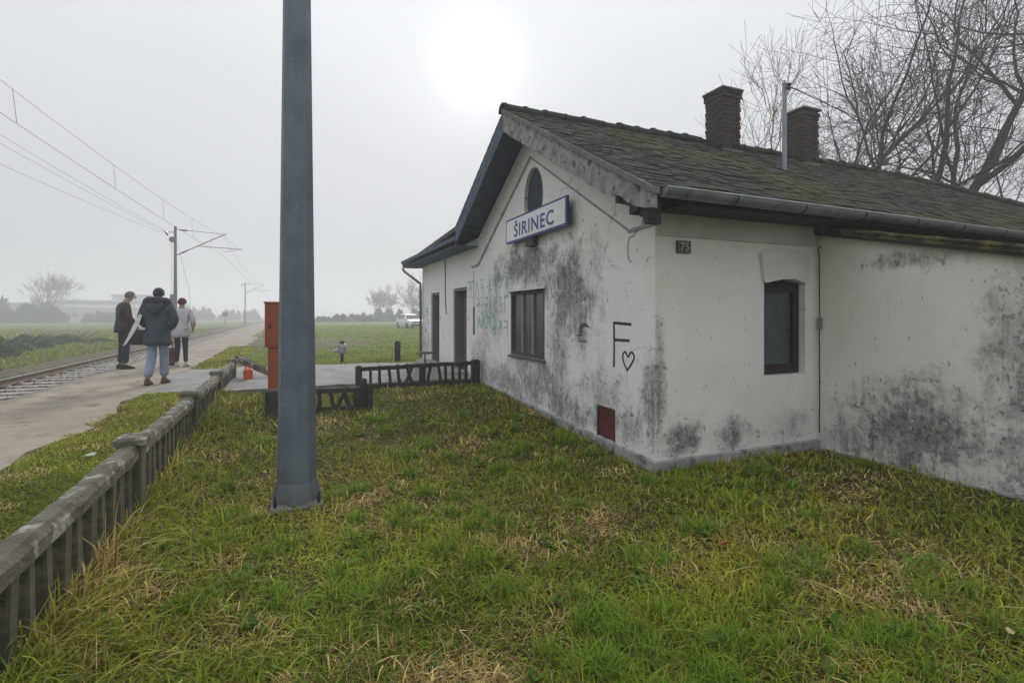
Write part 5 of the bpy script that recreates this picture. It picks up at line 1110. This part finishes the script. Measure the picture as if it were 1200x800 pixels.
# ================================================================ trees and shrubs
M_bark = mat('dark_bark', (.022, .020, .021), (.042, .036, .034), 8, .95, bump=.5)
M_twig = mat('dark_twigs', (.022, .019, .020), (.036, .031, .030), 8, .95)
class Tree:
    def __init__(s, seed): s.r = random.Random(seed); s.tr = MB(); s.cr = MB()
    def branch(s, p, d, ln, r0, lv, maxlv, up=.10, spread=.62, kids=(3, 4), rmin=.006):
        r = s.r; n_ = 5 if lv < 2 else 4 if lv < maxlv else 3; pts = [p]; rad = [r0]; dd = d.copy(); r1 = r0*(.55 if lv < maxlv else .35)
        for i in range(n_):
            dd = (dd + Vector((r.gauss(0, .13), r.gauss(0, .13), r.gauss(0, .09) + up*.5))).normalized(); pts.append(pts[-1] + dd*ln/n_); rad.append(max(rmin, r0 + (r1-r0)*(i+1)/n_))
        (s.tr if lv == 0 else s.cr).tube(pts, rad, 8 if lv == 0 else 6 if lv == 1 else 4 if lv < maxlv else 3, caps=False)
        if lv >= maxlv: return
        k = r.randint(*kids) + (1 if lv >= 1 else 0)
        for i in range(k):
            t = r.uniform(.28, 1.0) if i else 1.0; j = min(n_-1, int(t*n_)); f = t*n_ - j; q = pts[j].lerp(pts[j+1], f); loc = (pts[j+1]-pts[j]).normalized()
            ax = loc.orthogonal().normalized(); ax.rotate(Matrix.Rotation(r.uniform(0, 6.283), 3, loc)); sp_ = spread*r.uniform(.5, 1.25) if i else .18; nd = (loc*math.cos(sp_) + ax*math.sin(sp_) + Vector((0, 0, up))).normalized()
            if q.x + nd.x*ln < getattr(s, 'vmin', -1e9): nd.x = abs(nd.x)
            rr = rad[j]*r.uniform(.45, .72) if i else rad[-1]*.95
            s.branch(q, nd, ln*r.uniform(.55, .82), max(rmin, rr), lv+1, maxlv, up, spread, kids, rmin)
    def build(s, label, base, group=None, cat='tree', mb=None, mt=None):
        t_ = thing('bare_tree', label, cat, base, group=group)
        s.tr.build('trunk', mb or M_bark, t_, base, smooth=True); c_ = s.cr.build('crown', mt or M_twig, t_, base, smooth=True); return t_
def bare_tree(label, v, u, z, stems, maxlv, seed, group=None, rmin=.007, up=.08, spread=.7, kids=(2, 3), reach=2.6):
    T = Tree(seed); T.vmin = v - reach
    for (dx, dy, dz, ln, r0, ox) in stems: T.branch(Vector((v + ox, u, z - .2)), Vector((dx, dy, dz)).normalized(), ln, r0, 0, maxlv, up, spread, kids, rmin)
    return T.build(label, (v, u, z), group)
GT = 'bare trees behind the house'
bare_tree('large bare tree with a thick trunk leaning right behind the roof ridge', 20.0, 12.0, .1, [(.55, -.1, 1, 8.2, .28, 0), (.95, -.1, .60, 8.5, .21, .25), (1.0, .0, .36, 8., .17, .5), (.22, .1, 1, 7.2, .18, -.3)], 5, 14, GT, up=.03, spread=.85, reach=1.6, kids=(3, 3))
bare_tree('forked bare tree right of the second chimney', 18.9, 12.6, .1, [(.05, 0, 1, 5.8, .15, 0), (.3, 0, 1, 6.4, .13, .3)], 5, 26, GT, up=.06, spread=.8, reach=1.8, kids=(3, 3))
bare_tree('thin bare tree directly behind the roof mast and second chimney', 17.6, 13.3, .1, [(.0, 0, 1, 5.4, .11, 0)], 5, 33, GT, up=.06, spread=.8, reach=1.6, kids=(3, 3))
bare_tree('low twiggy bare tree showing behind the first chimney', 16.9, 14.6, .1, [(-.1, 0, 1, 4.2, .08, 0)], 5, 47, GT, up=.05, spread=.8, reach=1.7)
bare_tree('spreading bare tree at the far right with drooping outer branches', 24.5, 10.6, .1, [(.15, 0, 1, 6.5, .2, 0), (-.5, 0, .8, 6.5, .14, -.2), (.7, 0, .6, 6., .13, .2)], 5, 53, GT, up=-.01, spread=.8, reach=6.)
M_far = mat('far_twigs', (.05, .045, .042), (.07, .06, .055), 4, 1.)
def far_tree(label, v, u, h_, seed, n=2, group='bare trees in the fog'):
    T = Tree(seed); r = random.Random(seed)
    for i in range(n): T.branch(Vector((v + r.uniform(-.6, .6), u, 0)), Vector((r.uniform(-.18, .18), r.uniform(-.1, .1), 1)).normalized(), h_*.40, h_*.016, 0, 4, .07, .7, (3, 4), .03)
    return T.build(label, (v, u, 0), group, mt=M_far)
def leaf_shrub(name, label, v, u, z, rv, ru, h_, n, ls, c1, c2, cat='shrub', group=None, seed=1, stems=True):
    r = np.random.default_rng(seed); a = r.uniform(0, 6.283, n); rad = np.sqrt(r.random(n)); zz_ = r.random(n)**.8
    mcl = max(7, int(3 + rv*1.6)); cr_ = np.sqrt(r.random(mcl)); ca_ = r.uniform(0, 6.283, mcl); cx_, cy_ = rv*.82*cr_*np.cos(ca_), ru*.82*cr_*np.sin(ca_)
    chh = h_*r.uniform(.45, 1.0, mcl)*(1 - .35*cr_); crr = np.minimum(rv, ru)*r.uniform(.25, .5, mcl); ci = r.integers(0, mcl, n)
    k = np.sqrt(np.clip(1 - zz_**2.2, .03, 1)) * (.75 + .35*np.sin(a*4 + ci) * np.cos(zz_*9 + ci*2))
    P0 = np.stack([v + cx_[ci] + crr[ci]*rad*k*np.cos(a), u + cy_[ci] + crr[ci]*rad*k*np.sin(a), z + chh[ci]*zz_*(1 + .25*r.random(n)**4)], 1)
    d = r.normal(size=(n, 3)); d /= np.linalg.norm(d, axis=1)[:, None]; e = np.cross(d, r.normal(size=(n, 3))); e /= np.linalg.norm(e, axis=1)[:, None]
    L_ = ls*r.uniform(.6, 1.3, (n, 1)); Vx = np.stack([P0 - d*L_, P0 + e*L_*.45, P0 + d*L_, P0 - e*L_*.45], 1).reshape(-1, 3); Fx = np.arange(4*n).reshape(-1, 4)
    base = (v, u, z); t_ = thing(name, label, cat, base, group=group)
    me_ = bpy.data.meshes.new('foliage'); me_.from_pydata((Vx - np.array(base)).tolist(), [], Fx.tolist()); me_.materials.append(mat(name + '_leaf', c1, c2, 1.2, .9)); o = bpy.data.objects.new('foliage', me_); COL.objects.link(o); o.parent = t_
    if stems:
        b = MB(); rr = random.Random(seed)
        for i in range(9): aa = rr.uniform(0, 6.28); b.tube([(v + rv*.15*math.cos(aa), u + ru*.15*math.sin(aa), z - .1), (v + rv*.4*math.cos(aa), u + ru*.4*math.sin(aa), z + h_*.45), (v + rv*.6*math.cos(aa), u + ru*.6*math.sin(aa), z + h_*.8)], [.03, .02, .01], 5)
        b.build('stems', M_bark, t_, base)
    return t_
G1, G2 = (.040, .078, .036), (.065, .11, .05)
for i, (v, u, rv, ru, h_, lab) in enumerate([(-11.2, 22.5, 2.0, 2.6, 1.05, 'dense green bramble shrub beyond the track at the left picture edge'), (-11.6, 27.5, 1.8, 2.5, 1.15, 'dense green bramble shrub beyond the track, second from the left edge'),
                                             (-12.4, 33, 2.0, 3, 1.0, 'green bramble shrub beyond the track, third from the left edge'), (-13.0, 42, 2.5, 4, .9, 'low green bramble shrub beyond the track behind the standing people')]):
    leaf_shrub('bramble_shrub', lab, v, u, -.15, rv, ru, h_, 9000, .08, (.075, .125, .055), (.11, .165, .07), group='shrubs beyond the track', seed=60 + i)
far_tree('tall bare tree in the fog at the left above the hedge', -56, 166, 13, 71, 3)
far_tree('pale bare tree in the fog, leftmost of the group beyond the car', 23, 153, 8.5, 72)
far_tree('pale bare tree in the fog, second from the left beyond the car', 26.5, 152, 9.5, 73, 3)
far_tree('pale bare tree in the fog just left of the station wing', 31, 140, 10.5, 74, 3)
far_tree('pale bare tree in the fog behind the station wing edge', 35.5, 139, 9, 75, 2)
leaf_shrub('foggy_hedge', 'dark hedge mass in the fog below the tall bare tree at the left', -60, 160, -.2, 12, 6, 6.2, 5200, .55, G1, G2, 'hedge', seed=81)
leaf_shrub('foggy_hedge', 'low hedge in the fog left of the far factory', -44, 165, -.2, 6, 4, 3.4, 2400, .45, G1, G2, 'hedge', seed=82)
leaf_shrub('foggy_hedge', 'dark shrub mass in the fog beyond the lawn, left of the car', 12.0, 118, .1, 9, 4, 2.6, 5200, .30, G1, G2, 'hedge', seed=83)
leaf_shrub('foggy_hedge', 'long low hedge in the fog behind the parked car', 27, 128, .1, 13, 4, 4.2, 5200, .40, G1, G2, 'hedge', seed=84)
leaf_shrub('foggy_shrub', 'round shrub in the fog beside the far mast and track', 1.5, 138, .1, 3.2, 3, 4.2, 1800, .35, G1, G2, 'shrub', seed=85)
leaf_shrub('foggy_shrub', 'distant round tree clump in the fog right of the overhead line mast', -31, 215, 0, 7, 5, 5.5, 2200, .5, G1, G2, 'shrub', seed=86)
leaf_shrub('foggy_shrub', 'distant low tree clump in the fog above the track sign', -17, 230, 0, 9, 5, 5.0, 2200, .5, G1, G2, 'shrub', seed=87)
leaf_shrub('garden_conifer', 'dark evergreen shrub behind the low right end of the roof', 26.5, 10.2, .1, 1.3, 1.3, 5.9, 5200, .10, (.02, .032, .018), (.03, .045, .022), 'shrub', seed=88)
# far factory buildings
M_fac = mat('far_factory_wall', (.34, .34, .34), (.28, .28, .285), .5, .9); M_fw = mat('far_white_band', (.82, .82, .82), None, 1, .8); M_fr = mat('far_factory_roof', (.16, .16, .165), None, 1, .9)
def factory(label, v, u, w_, d_, h_, band):
    base = (v, u, -.2); t_ = thing('factory_hall', label, 'building', base)
    b = MB(); b.box((v - w_/2, u - d_/2, -.3), (v + w_/2, u + d_/2, h_)); b.build('wall', M_fac, t_, base)
    b = MB(); b.loft([[(v - w_/2 - .4, u + y, z) for y, z in ((-d_/2 - .4, h_), (-d_/2 - .4, h_ + .35), (0, h_ + 1.0), (d_/2 + .4, h_ + .35), (d_/2 + .4, h_))], [(v + w_/2 + .4, u + y, z) for y, z in ((-d_/2 - .4, h_), (-d_/2 - .4, h_ + .35), (0, h_ + 1.0), (d_/2 + .4, h_ + .35), (d_/2 + .4, h_))]]); b.build('roof', M_fr, t_, base)
    if band: b = MB(); b.box((v - w_/2 - .1, u - d_/2 - .15, h_ - 1.9), (v + w_/2 + .1, u - d_/2 - .01, h_ - .9)); b.build('white_band', M_fw, t_, base)
    for i in range(int(w_/5)):
        x_ = v - w_/2 + 2.5 + i*5; b = MB(); b.box((x_ - 1, u - d_/2 - .08, 1.2), (x_ + 1, u - d_/2 - .01, 2.6)); b.build('window', M_cg, t_, base)
factory('long pale factory hall with a white band in the fog at the left', -60, 236, 32, 18, 6.4, True)
factory('higher grey hall block in the fog behind the white-banded hall', -58, 262, 14, 14, 9.6, False)
factory('low grey shed in the fog left of the factory hall', -82, 225, 20, 10, 5.2, False)

# ================================================================ grass
def vnoise(v, u, s, ph):
    return (np.sin(v*s + ph) * np.cos(u*s*1.13 - ph*.7) + .6*np.sin((v*.8 + u)*s*1.9 + ph*1.3) * np.cos((u*.7 - v)*s*2.3 + ph*2.1) + .35*np.sin(v*s*4.7 + ph*3)*np.sin(u*s*5.3 + ph))/1.95
M_grass = None
g = NG('grass_blades'); at = g.n('ShaderNodeAttribute', attribute_name='tint'); g.col(at.outputs['Color']); M_grass = g.fin(.85, spec=.04)
tl = g.n('ShaderNodeBsdfTranslucent'); g.nt.links.new(at.outputs['Color'], tl.inputs[0]); mx = g.n('ShaderNodeMixShader'); mx.inputs[0].default_value = .22
g.nt.links.new(g.bsdf.outputs[0], mx.inputs[1]); g.nt.links.new(tl.outputs[0], mx.inputs[2]); g.nt.links.new(mx.outputs[0], g.out.inputs[0])
def grass(name, label, v, u, h_, wd, lean, tint, cat='grass', flat=None):
    n = len(v); z = ground_z(v, u) - .008
    a = rng.uniform(0, 2*np.pi, n); fa = a + np.pi/2 + rng.normal(0, .5, n)
    dx, dy = np.cos(a), np.sin(a); sx, sy = np.cos(fa), np.sin(fa)
    base = np.stack([v, u, z], 1); out = np.zeros((n, 7, 3)); D3 = np.stack([dx, dy, 0*dx], 1); S3_ = np.stack([sx, sy, 0*sx], 1); up = np.array([0, 0, 1.])
    for k, (t, w_) in enumerate(((0, 1.), (.38, .85), (.72, .55), (1.0, 0))):
        c_ = base + D3*(h_*lean*t**1.8)[:, None] + up[None]*(h_*(t - .55*np.clip(lean, 0, 1.4)*t**2.4*.9))[:, None]
        if k < 3: out[:, 2*k] = c_ - S3_*(wd*w_)[:, None]; out[:, 2*k+1] = c_ + S3_*(wd*w_)[:, None]
        else: out[:, 6] = c_
    i = np.arange(n)[:, None]*7
    q = np.concatenate([i + np.array([[0,1,3,2]]), i + np.array([[2,3,5,4]])], 1).reshape(-1, 4); t3 = (i + np.array([[4,5,6]])).reshape(-1, 3)
    me = bpy.data.meshes.new(name); me.vertices.add(n*7); me.vertices.foreach_set('co', out.reshape(-1).astype(np.float32))
    lt = np.concatenate([np.full(len(q), 4), np.full(len(t3), 3)]); ls = np.concatenate([[0], np.cumsum(lt)[:-1]])
    me.loops.add(int(lt.sum())); me.loops.foreach_set('vertex_index', np.concatenate([q.reshape(-1), t3.reshape(-1)]).astype(np.int32))
    me.polygons.add(len(lt)); me.polygons.foreach_set('loop_start', ls.astype(np.int32)); me.polygons.foreach_set('loop_total', lt.astype(np.int32))
    me.update(calc_edges=True)
    ca = me.color_attributes.new('tint', 'FLOAT_COLOR', 'POINT'); cc = np.ones((n, 7, 4), np.float32); cc[:, :, :3] = tint[:, None, :]; ca.data.foreach_set('color', cc.reshape(-1))
    me.materials.append(M_grass); return tag(link(name, me), label, cat, kind='stuff')
def tints(v, u, dry_bias=.10):
    n = len(v); gr_a = np.array([.060, .105, .011]); gr_b = np.array([.21, .26, .032]); st = np.array([.44, .37, .17]); br = np.array([.13, .085, .032]); ol = np.array([.25, .235, .05])
    p = np.clip(.5 + .6*vnoise(v, u, 1.5, 1.) + .25*vnoise(v, u, 4.5, 2.2) + rng.normal(0, .16, n), 0, 1)[:, None]
    c_ = gr_a*(1-p) + gr_b*p
    olm = np.clip(.36 + .8*vnoise(v, u, 1.05, 4.) + rng.normal(0, .2, n), 0, 1)[:, None]*.75; c_ = c_*(1-olm) + ol*olm
    dry = vnoise(v, u, 2.1, 7.) + .5*vnoise(v, u, 6.3, 3.3) + rng.normal(0, .35, n) + dry_bias
    c_ = np.where((dry > .72)[:, None], st*rng.uniform(.6, 1.15, (n, 1)), c_); c_ = np.where(((dry > .52) & (dry <= .72))[:, None], br*rng.uniform(.7, 1.4, (n, 1)), c_)
    return c_ * rng.uniform(.65, 1.3, (n, 1)) * 1.62 * np.array([1.05, .985, .86])
def polar(n, r0, r1, a0, a1):
    r = np.exp(rng.uniform(np.log(r0), np.log(r1), n)); a = rng.uniform(R(a0), R(a1), n); X, Y = r*np.sin(a), r*np.cos(a)
    return X*CA + Y*SA, -X*SA + Y*CA, r        # v, u, distance
def in_yard(v, u): return ((v > -1.0) & (v < VG - .02) & (u < 9.62)) | ((v >= VG - .02) & (v < VE - .02) & (u < UC - .03) ) | ((v >= VE - .02) & (u < U0 - .02))
v, u, r = polar(360000, 1.1, 13., -80, 85); k = in_yard(v, u) & (u > -2); v, u, r = v[k], u[k], r[k]
n = len(v); tuft = vnoise(v, u, 2.6, 5.) + .6*vnoise(v, u, 8., 1.3)
wallside = np.exp(-np.minimum(np.abs(VG - v) + 9*(u > 9), np.abs(UC - u) + 9*(v < VG))*5)
fside = np.exp(-np.abs(v - FV)*3.2)
h_ = (.052 + .036*np.clip(tuft, -.8, 1.2) + .03*wallside + .13*fside)*rng.lognormal(0, .35, n)*(1 + .012*r)
lean = np.clip(rng.normal(1.0, .45, n) - .3*np.clip(tuft, 0, 1), .05, 1.7)
grass('lawn_grass', 'matted green and straw coloured grass covering the yard', v, u, h_, .0022*(.6 + .33*r)*rng.uniform(.6, 1.6, n), lean, tints(v, u))
# long cut hay lying on the lawn and taller fresh tufts
v, u, r = polar(34000, 1.1, 11., -80, 85); k = in_yard(v, u) & (u > -2) & (vnoise(v, u, 2.1, 7.) + .5*vnoise(v, u, 6.3, 3.3) + rng.normal(0, .5, len(v)) > .1); v, u, r = v[k], u[k], r[k]; n = len(v)
st = np.array([.50, .42, .20])*rng.uniform(.35, 1.15, (n, 1)) * np.array([1, .95, .85]); grass('cut_hay', 'long dry cut grass stalks strewn on the lawn', v, u, rng.uniform(.06, .17, n), .0014*(.6 + .33*r), rng.uniform(1.1, 1.75, n), st)
tv_, tu_, _ = polar(900, 1.2, 9., -75, 80); k = in_yard(tv_, tu_) & (tu_ > -1) & (vnoise(tv_, tu_, 1.5, 1.) > -.1); tv_, tu_ = tv_[k], tu_[k]
idx = rng.integers(0, len(tv_), 40000); v = tv_[idx] + rng.normal(0, .04, 40000); u = tu_[idx] + rng.normal(0, .04, 40000); k = in_yard(v, u); v, u = v[k], u[k]; n = len(v); rr_ = np.hypot(v, u)
cg = np.array([.165, .27, .034])*rng.uniform(.6, 1.5, (n, 1)) + np.array([.03, .01, 0])*rng.random((n, 1)); grass('fresh_grass_tufts', 'taller fresh green grass tufts in the lawn', v, u, rng.uniform(.05, .17, n), .0021*(.6 + .33*rr_), np.clip(rng.normal(.7, .35, n), .1, 1.5), cg)
# broad-leaved weeds and fallen leaves in the lawn
def leaf_scatter(name, label, v, u, size, tilt_, cols, lift):
    n = len(v); z = ground_z(v, u) + lift; a = rng.uniform(0, 6.283, n); ti = rng.normal(tilt_, .25, n)
    d = np.stack([np.cos(a)*np.cos(ti), np.sin(a)*np.cos(ti), np.sin(ti)], 1); e = np.stack([-np.sin(a), np.cos(a), rng.normal(0, .25, n)], 1); up = np.cross(d, e)
    P0 = np.stack([v, u, z], 1); S_ = size[:, None]
    V5 = np.stack([P0, P0 + d*S_*.45 + e*S_*.28 + up*S_*.06, P0 + d*S_*.85 + e*S_*.16, P0 + d*S_*1.05 - up*S_*.1, P0 + d*S_*.8 - e*S_*.18, P0 + d*S_*.45 - e*S_*.28 + up*S_*.06, P0 + d*S_*.5], 1)
    F5 = (np.array([(0,1,6), (1,2,6), (2,3,6), (3,4,6), (4,5,6), (5,0,6)])[None] + 7*np.arange(n)[:, None, None]).reshape(-1, 3)
    me = bpy.data.meshes.new(name); me.from_pydata(V5.reshape(-1, 3).tolist(), [], F5.tolist()); ca = me.color_attributes.new('tint', 'FLOAT_COLOR', 'POINT')
    cc = np.ones((n, 7, 4), np.float32); cc[:, :, :3] = cols[:, None]; ca.data.foreach_set('color', cc.reshape(-1)); me.materials.append(M_grass); return tag(link(name, me), label, 'weeds' if 'weed' in name else 'leaves', kind='stuff')
cv_, cu_, _ = polar(420, 1.3, 9., -75, 80); k = in_yard(cv_, cu_) & (cu_ > -1); cv_, cu_ = cv_[k], cu_[k]; m8 = len(cv_)
v = np.repeat(cv_, 9) + rng.normal(0, .012, m8*9); u = np.repeat(cu_, 9) + rng.normal(0, .012, m8*9)
leaf_scatter('broadleaf_weeds', 'small broad-leaved weeds growing in the lawn', v, u, np.repeat(rng.uniform(.03, .075, m8), 9)*rng.uniform(.6, 1.2, m8*9), .45, np.array([.11, .19, .035])*rng.uniform(.5, 1.4, (m8*9, 1)), .012)
v, u, r = polar(900, 1.3, 10., -75, 80); k = in_yard(v, u) & (u > -1) & (rng.random(900) < .5 + .5*vnoise(v, u, 1.2, 8.)); v, u = v[k], u[k]; n = len(v)
leaf_scatter('fallen_leaves', 'brown fallen leaves scattered in the lawn', v, u, rng.uniform(.02, .05, n), .1, np.array([.17, .10, .045])*rng.uniform(.4, 1.3, (n, 1)), .035)
# strip between platform and fence
v = rng.uniform(-2.25, -1.1, 90000); u = 1.2 + 22*rng.random(90000)**1.7; e_ = -2.08 + .10*np.sin(u*1.9) + .09*np.sin(u*4.7 + 1) + .07*np.sin(u*11) + rng.normal(0, .05, len(u)); k = v > e_; v, u = v[k], u[k]; n = len(v)
grass('verge_grass', 'short worn grass strip between the platform and the concrete fence', v, u, rng.uniform(.025, .06, n)*(1 + .02*u), .0022*(.8 + .22*u), rng.uniform(.5, 1.5, n), tints(v, u, .12)*.95)
# lawn beyond the path, thinning out with distance
v, u, r = polar(150000, 11., 75., -42, 14); k = (u > 14.0 - .1*v) & (v > -2.0) & ~((v > VG - .05) & (v < 7.5) & (u < UL + .05)) & ~((u < 33) & (v < -1.0)); v, u, r = v[k], u[k], r[k]; n = len(v)
dirtm = (np.hypot((v - 1.2)/3.2, (u - 27)/6.) + rng.normal(0, .15, n)) < .95; k = ~(dirtm & (rng.random(n) < .75)); v, u, r = v[k], u[k], r[k]; n = len(v)
grass('meadow_grass', 'short green meadow grass beyond the path', v, u, rng.uniform(.04, .10, n)*(1 + .01*r), .0022*(.8 + .16*r), rng.uniform(.3, 1.3, n), tints(v, u, -.15)*np.array([.95, 1.1, 1.]))
# rough grass on the far side of the track
v = -8.2 - 26*rng.random(60000)**1.6; u = 12 + 70*rng.random(60000)**1.3; n = len(v); r = np.hypot(v, u)
grass('field_grass', 'rough dull green grass in the field beyond the track', v, u, rng.uniform(.06, .22, n), .003*(.8 + .14*r), rng.uniform(.2, 1.2, n), tints(v, u, .1)*np.array([.75, .85, .9]))

# ================================================================ fog
print('highest thing', ZTOP)
b = MB(); b.box((-2600, -2600, -1.6), (2600, 2600, ZTOP + .6)); hz = b.build('haze', bpy.data.materials.new('fog_air'))
m_ = hz.data.materials[0]; m_.use_nodes = True; nt = m_.node_tree; nt.nodes.clear()
pv_ = nt.nodes.new('ShaderNodeVolumePrincipled'); pv_.inputs['Color'].default_value = (.93, .955, 1.0, 1); pv_.inputs['Density'].default_value = .0042; pv_.inputs['Anisotropy'].default_value = .25
ou = nt.nodes.new('ShaderNodeOutputMaterial'); nt.links.new(pv_.outputs[0], ou.inputs['Volume']); tag(hz, 'thin pale fog filling the air over the whole place', 'fog', kind='stuff')
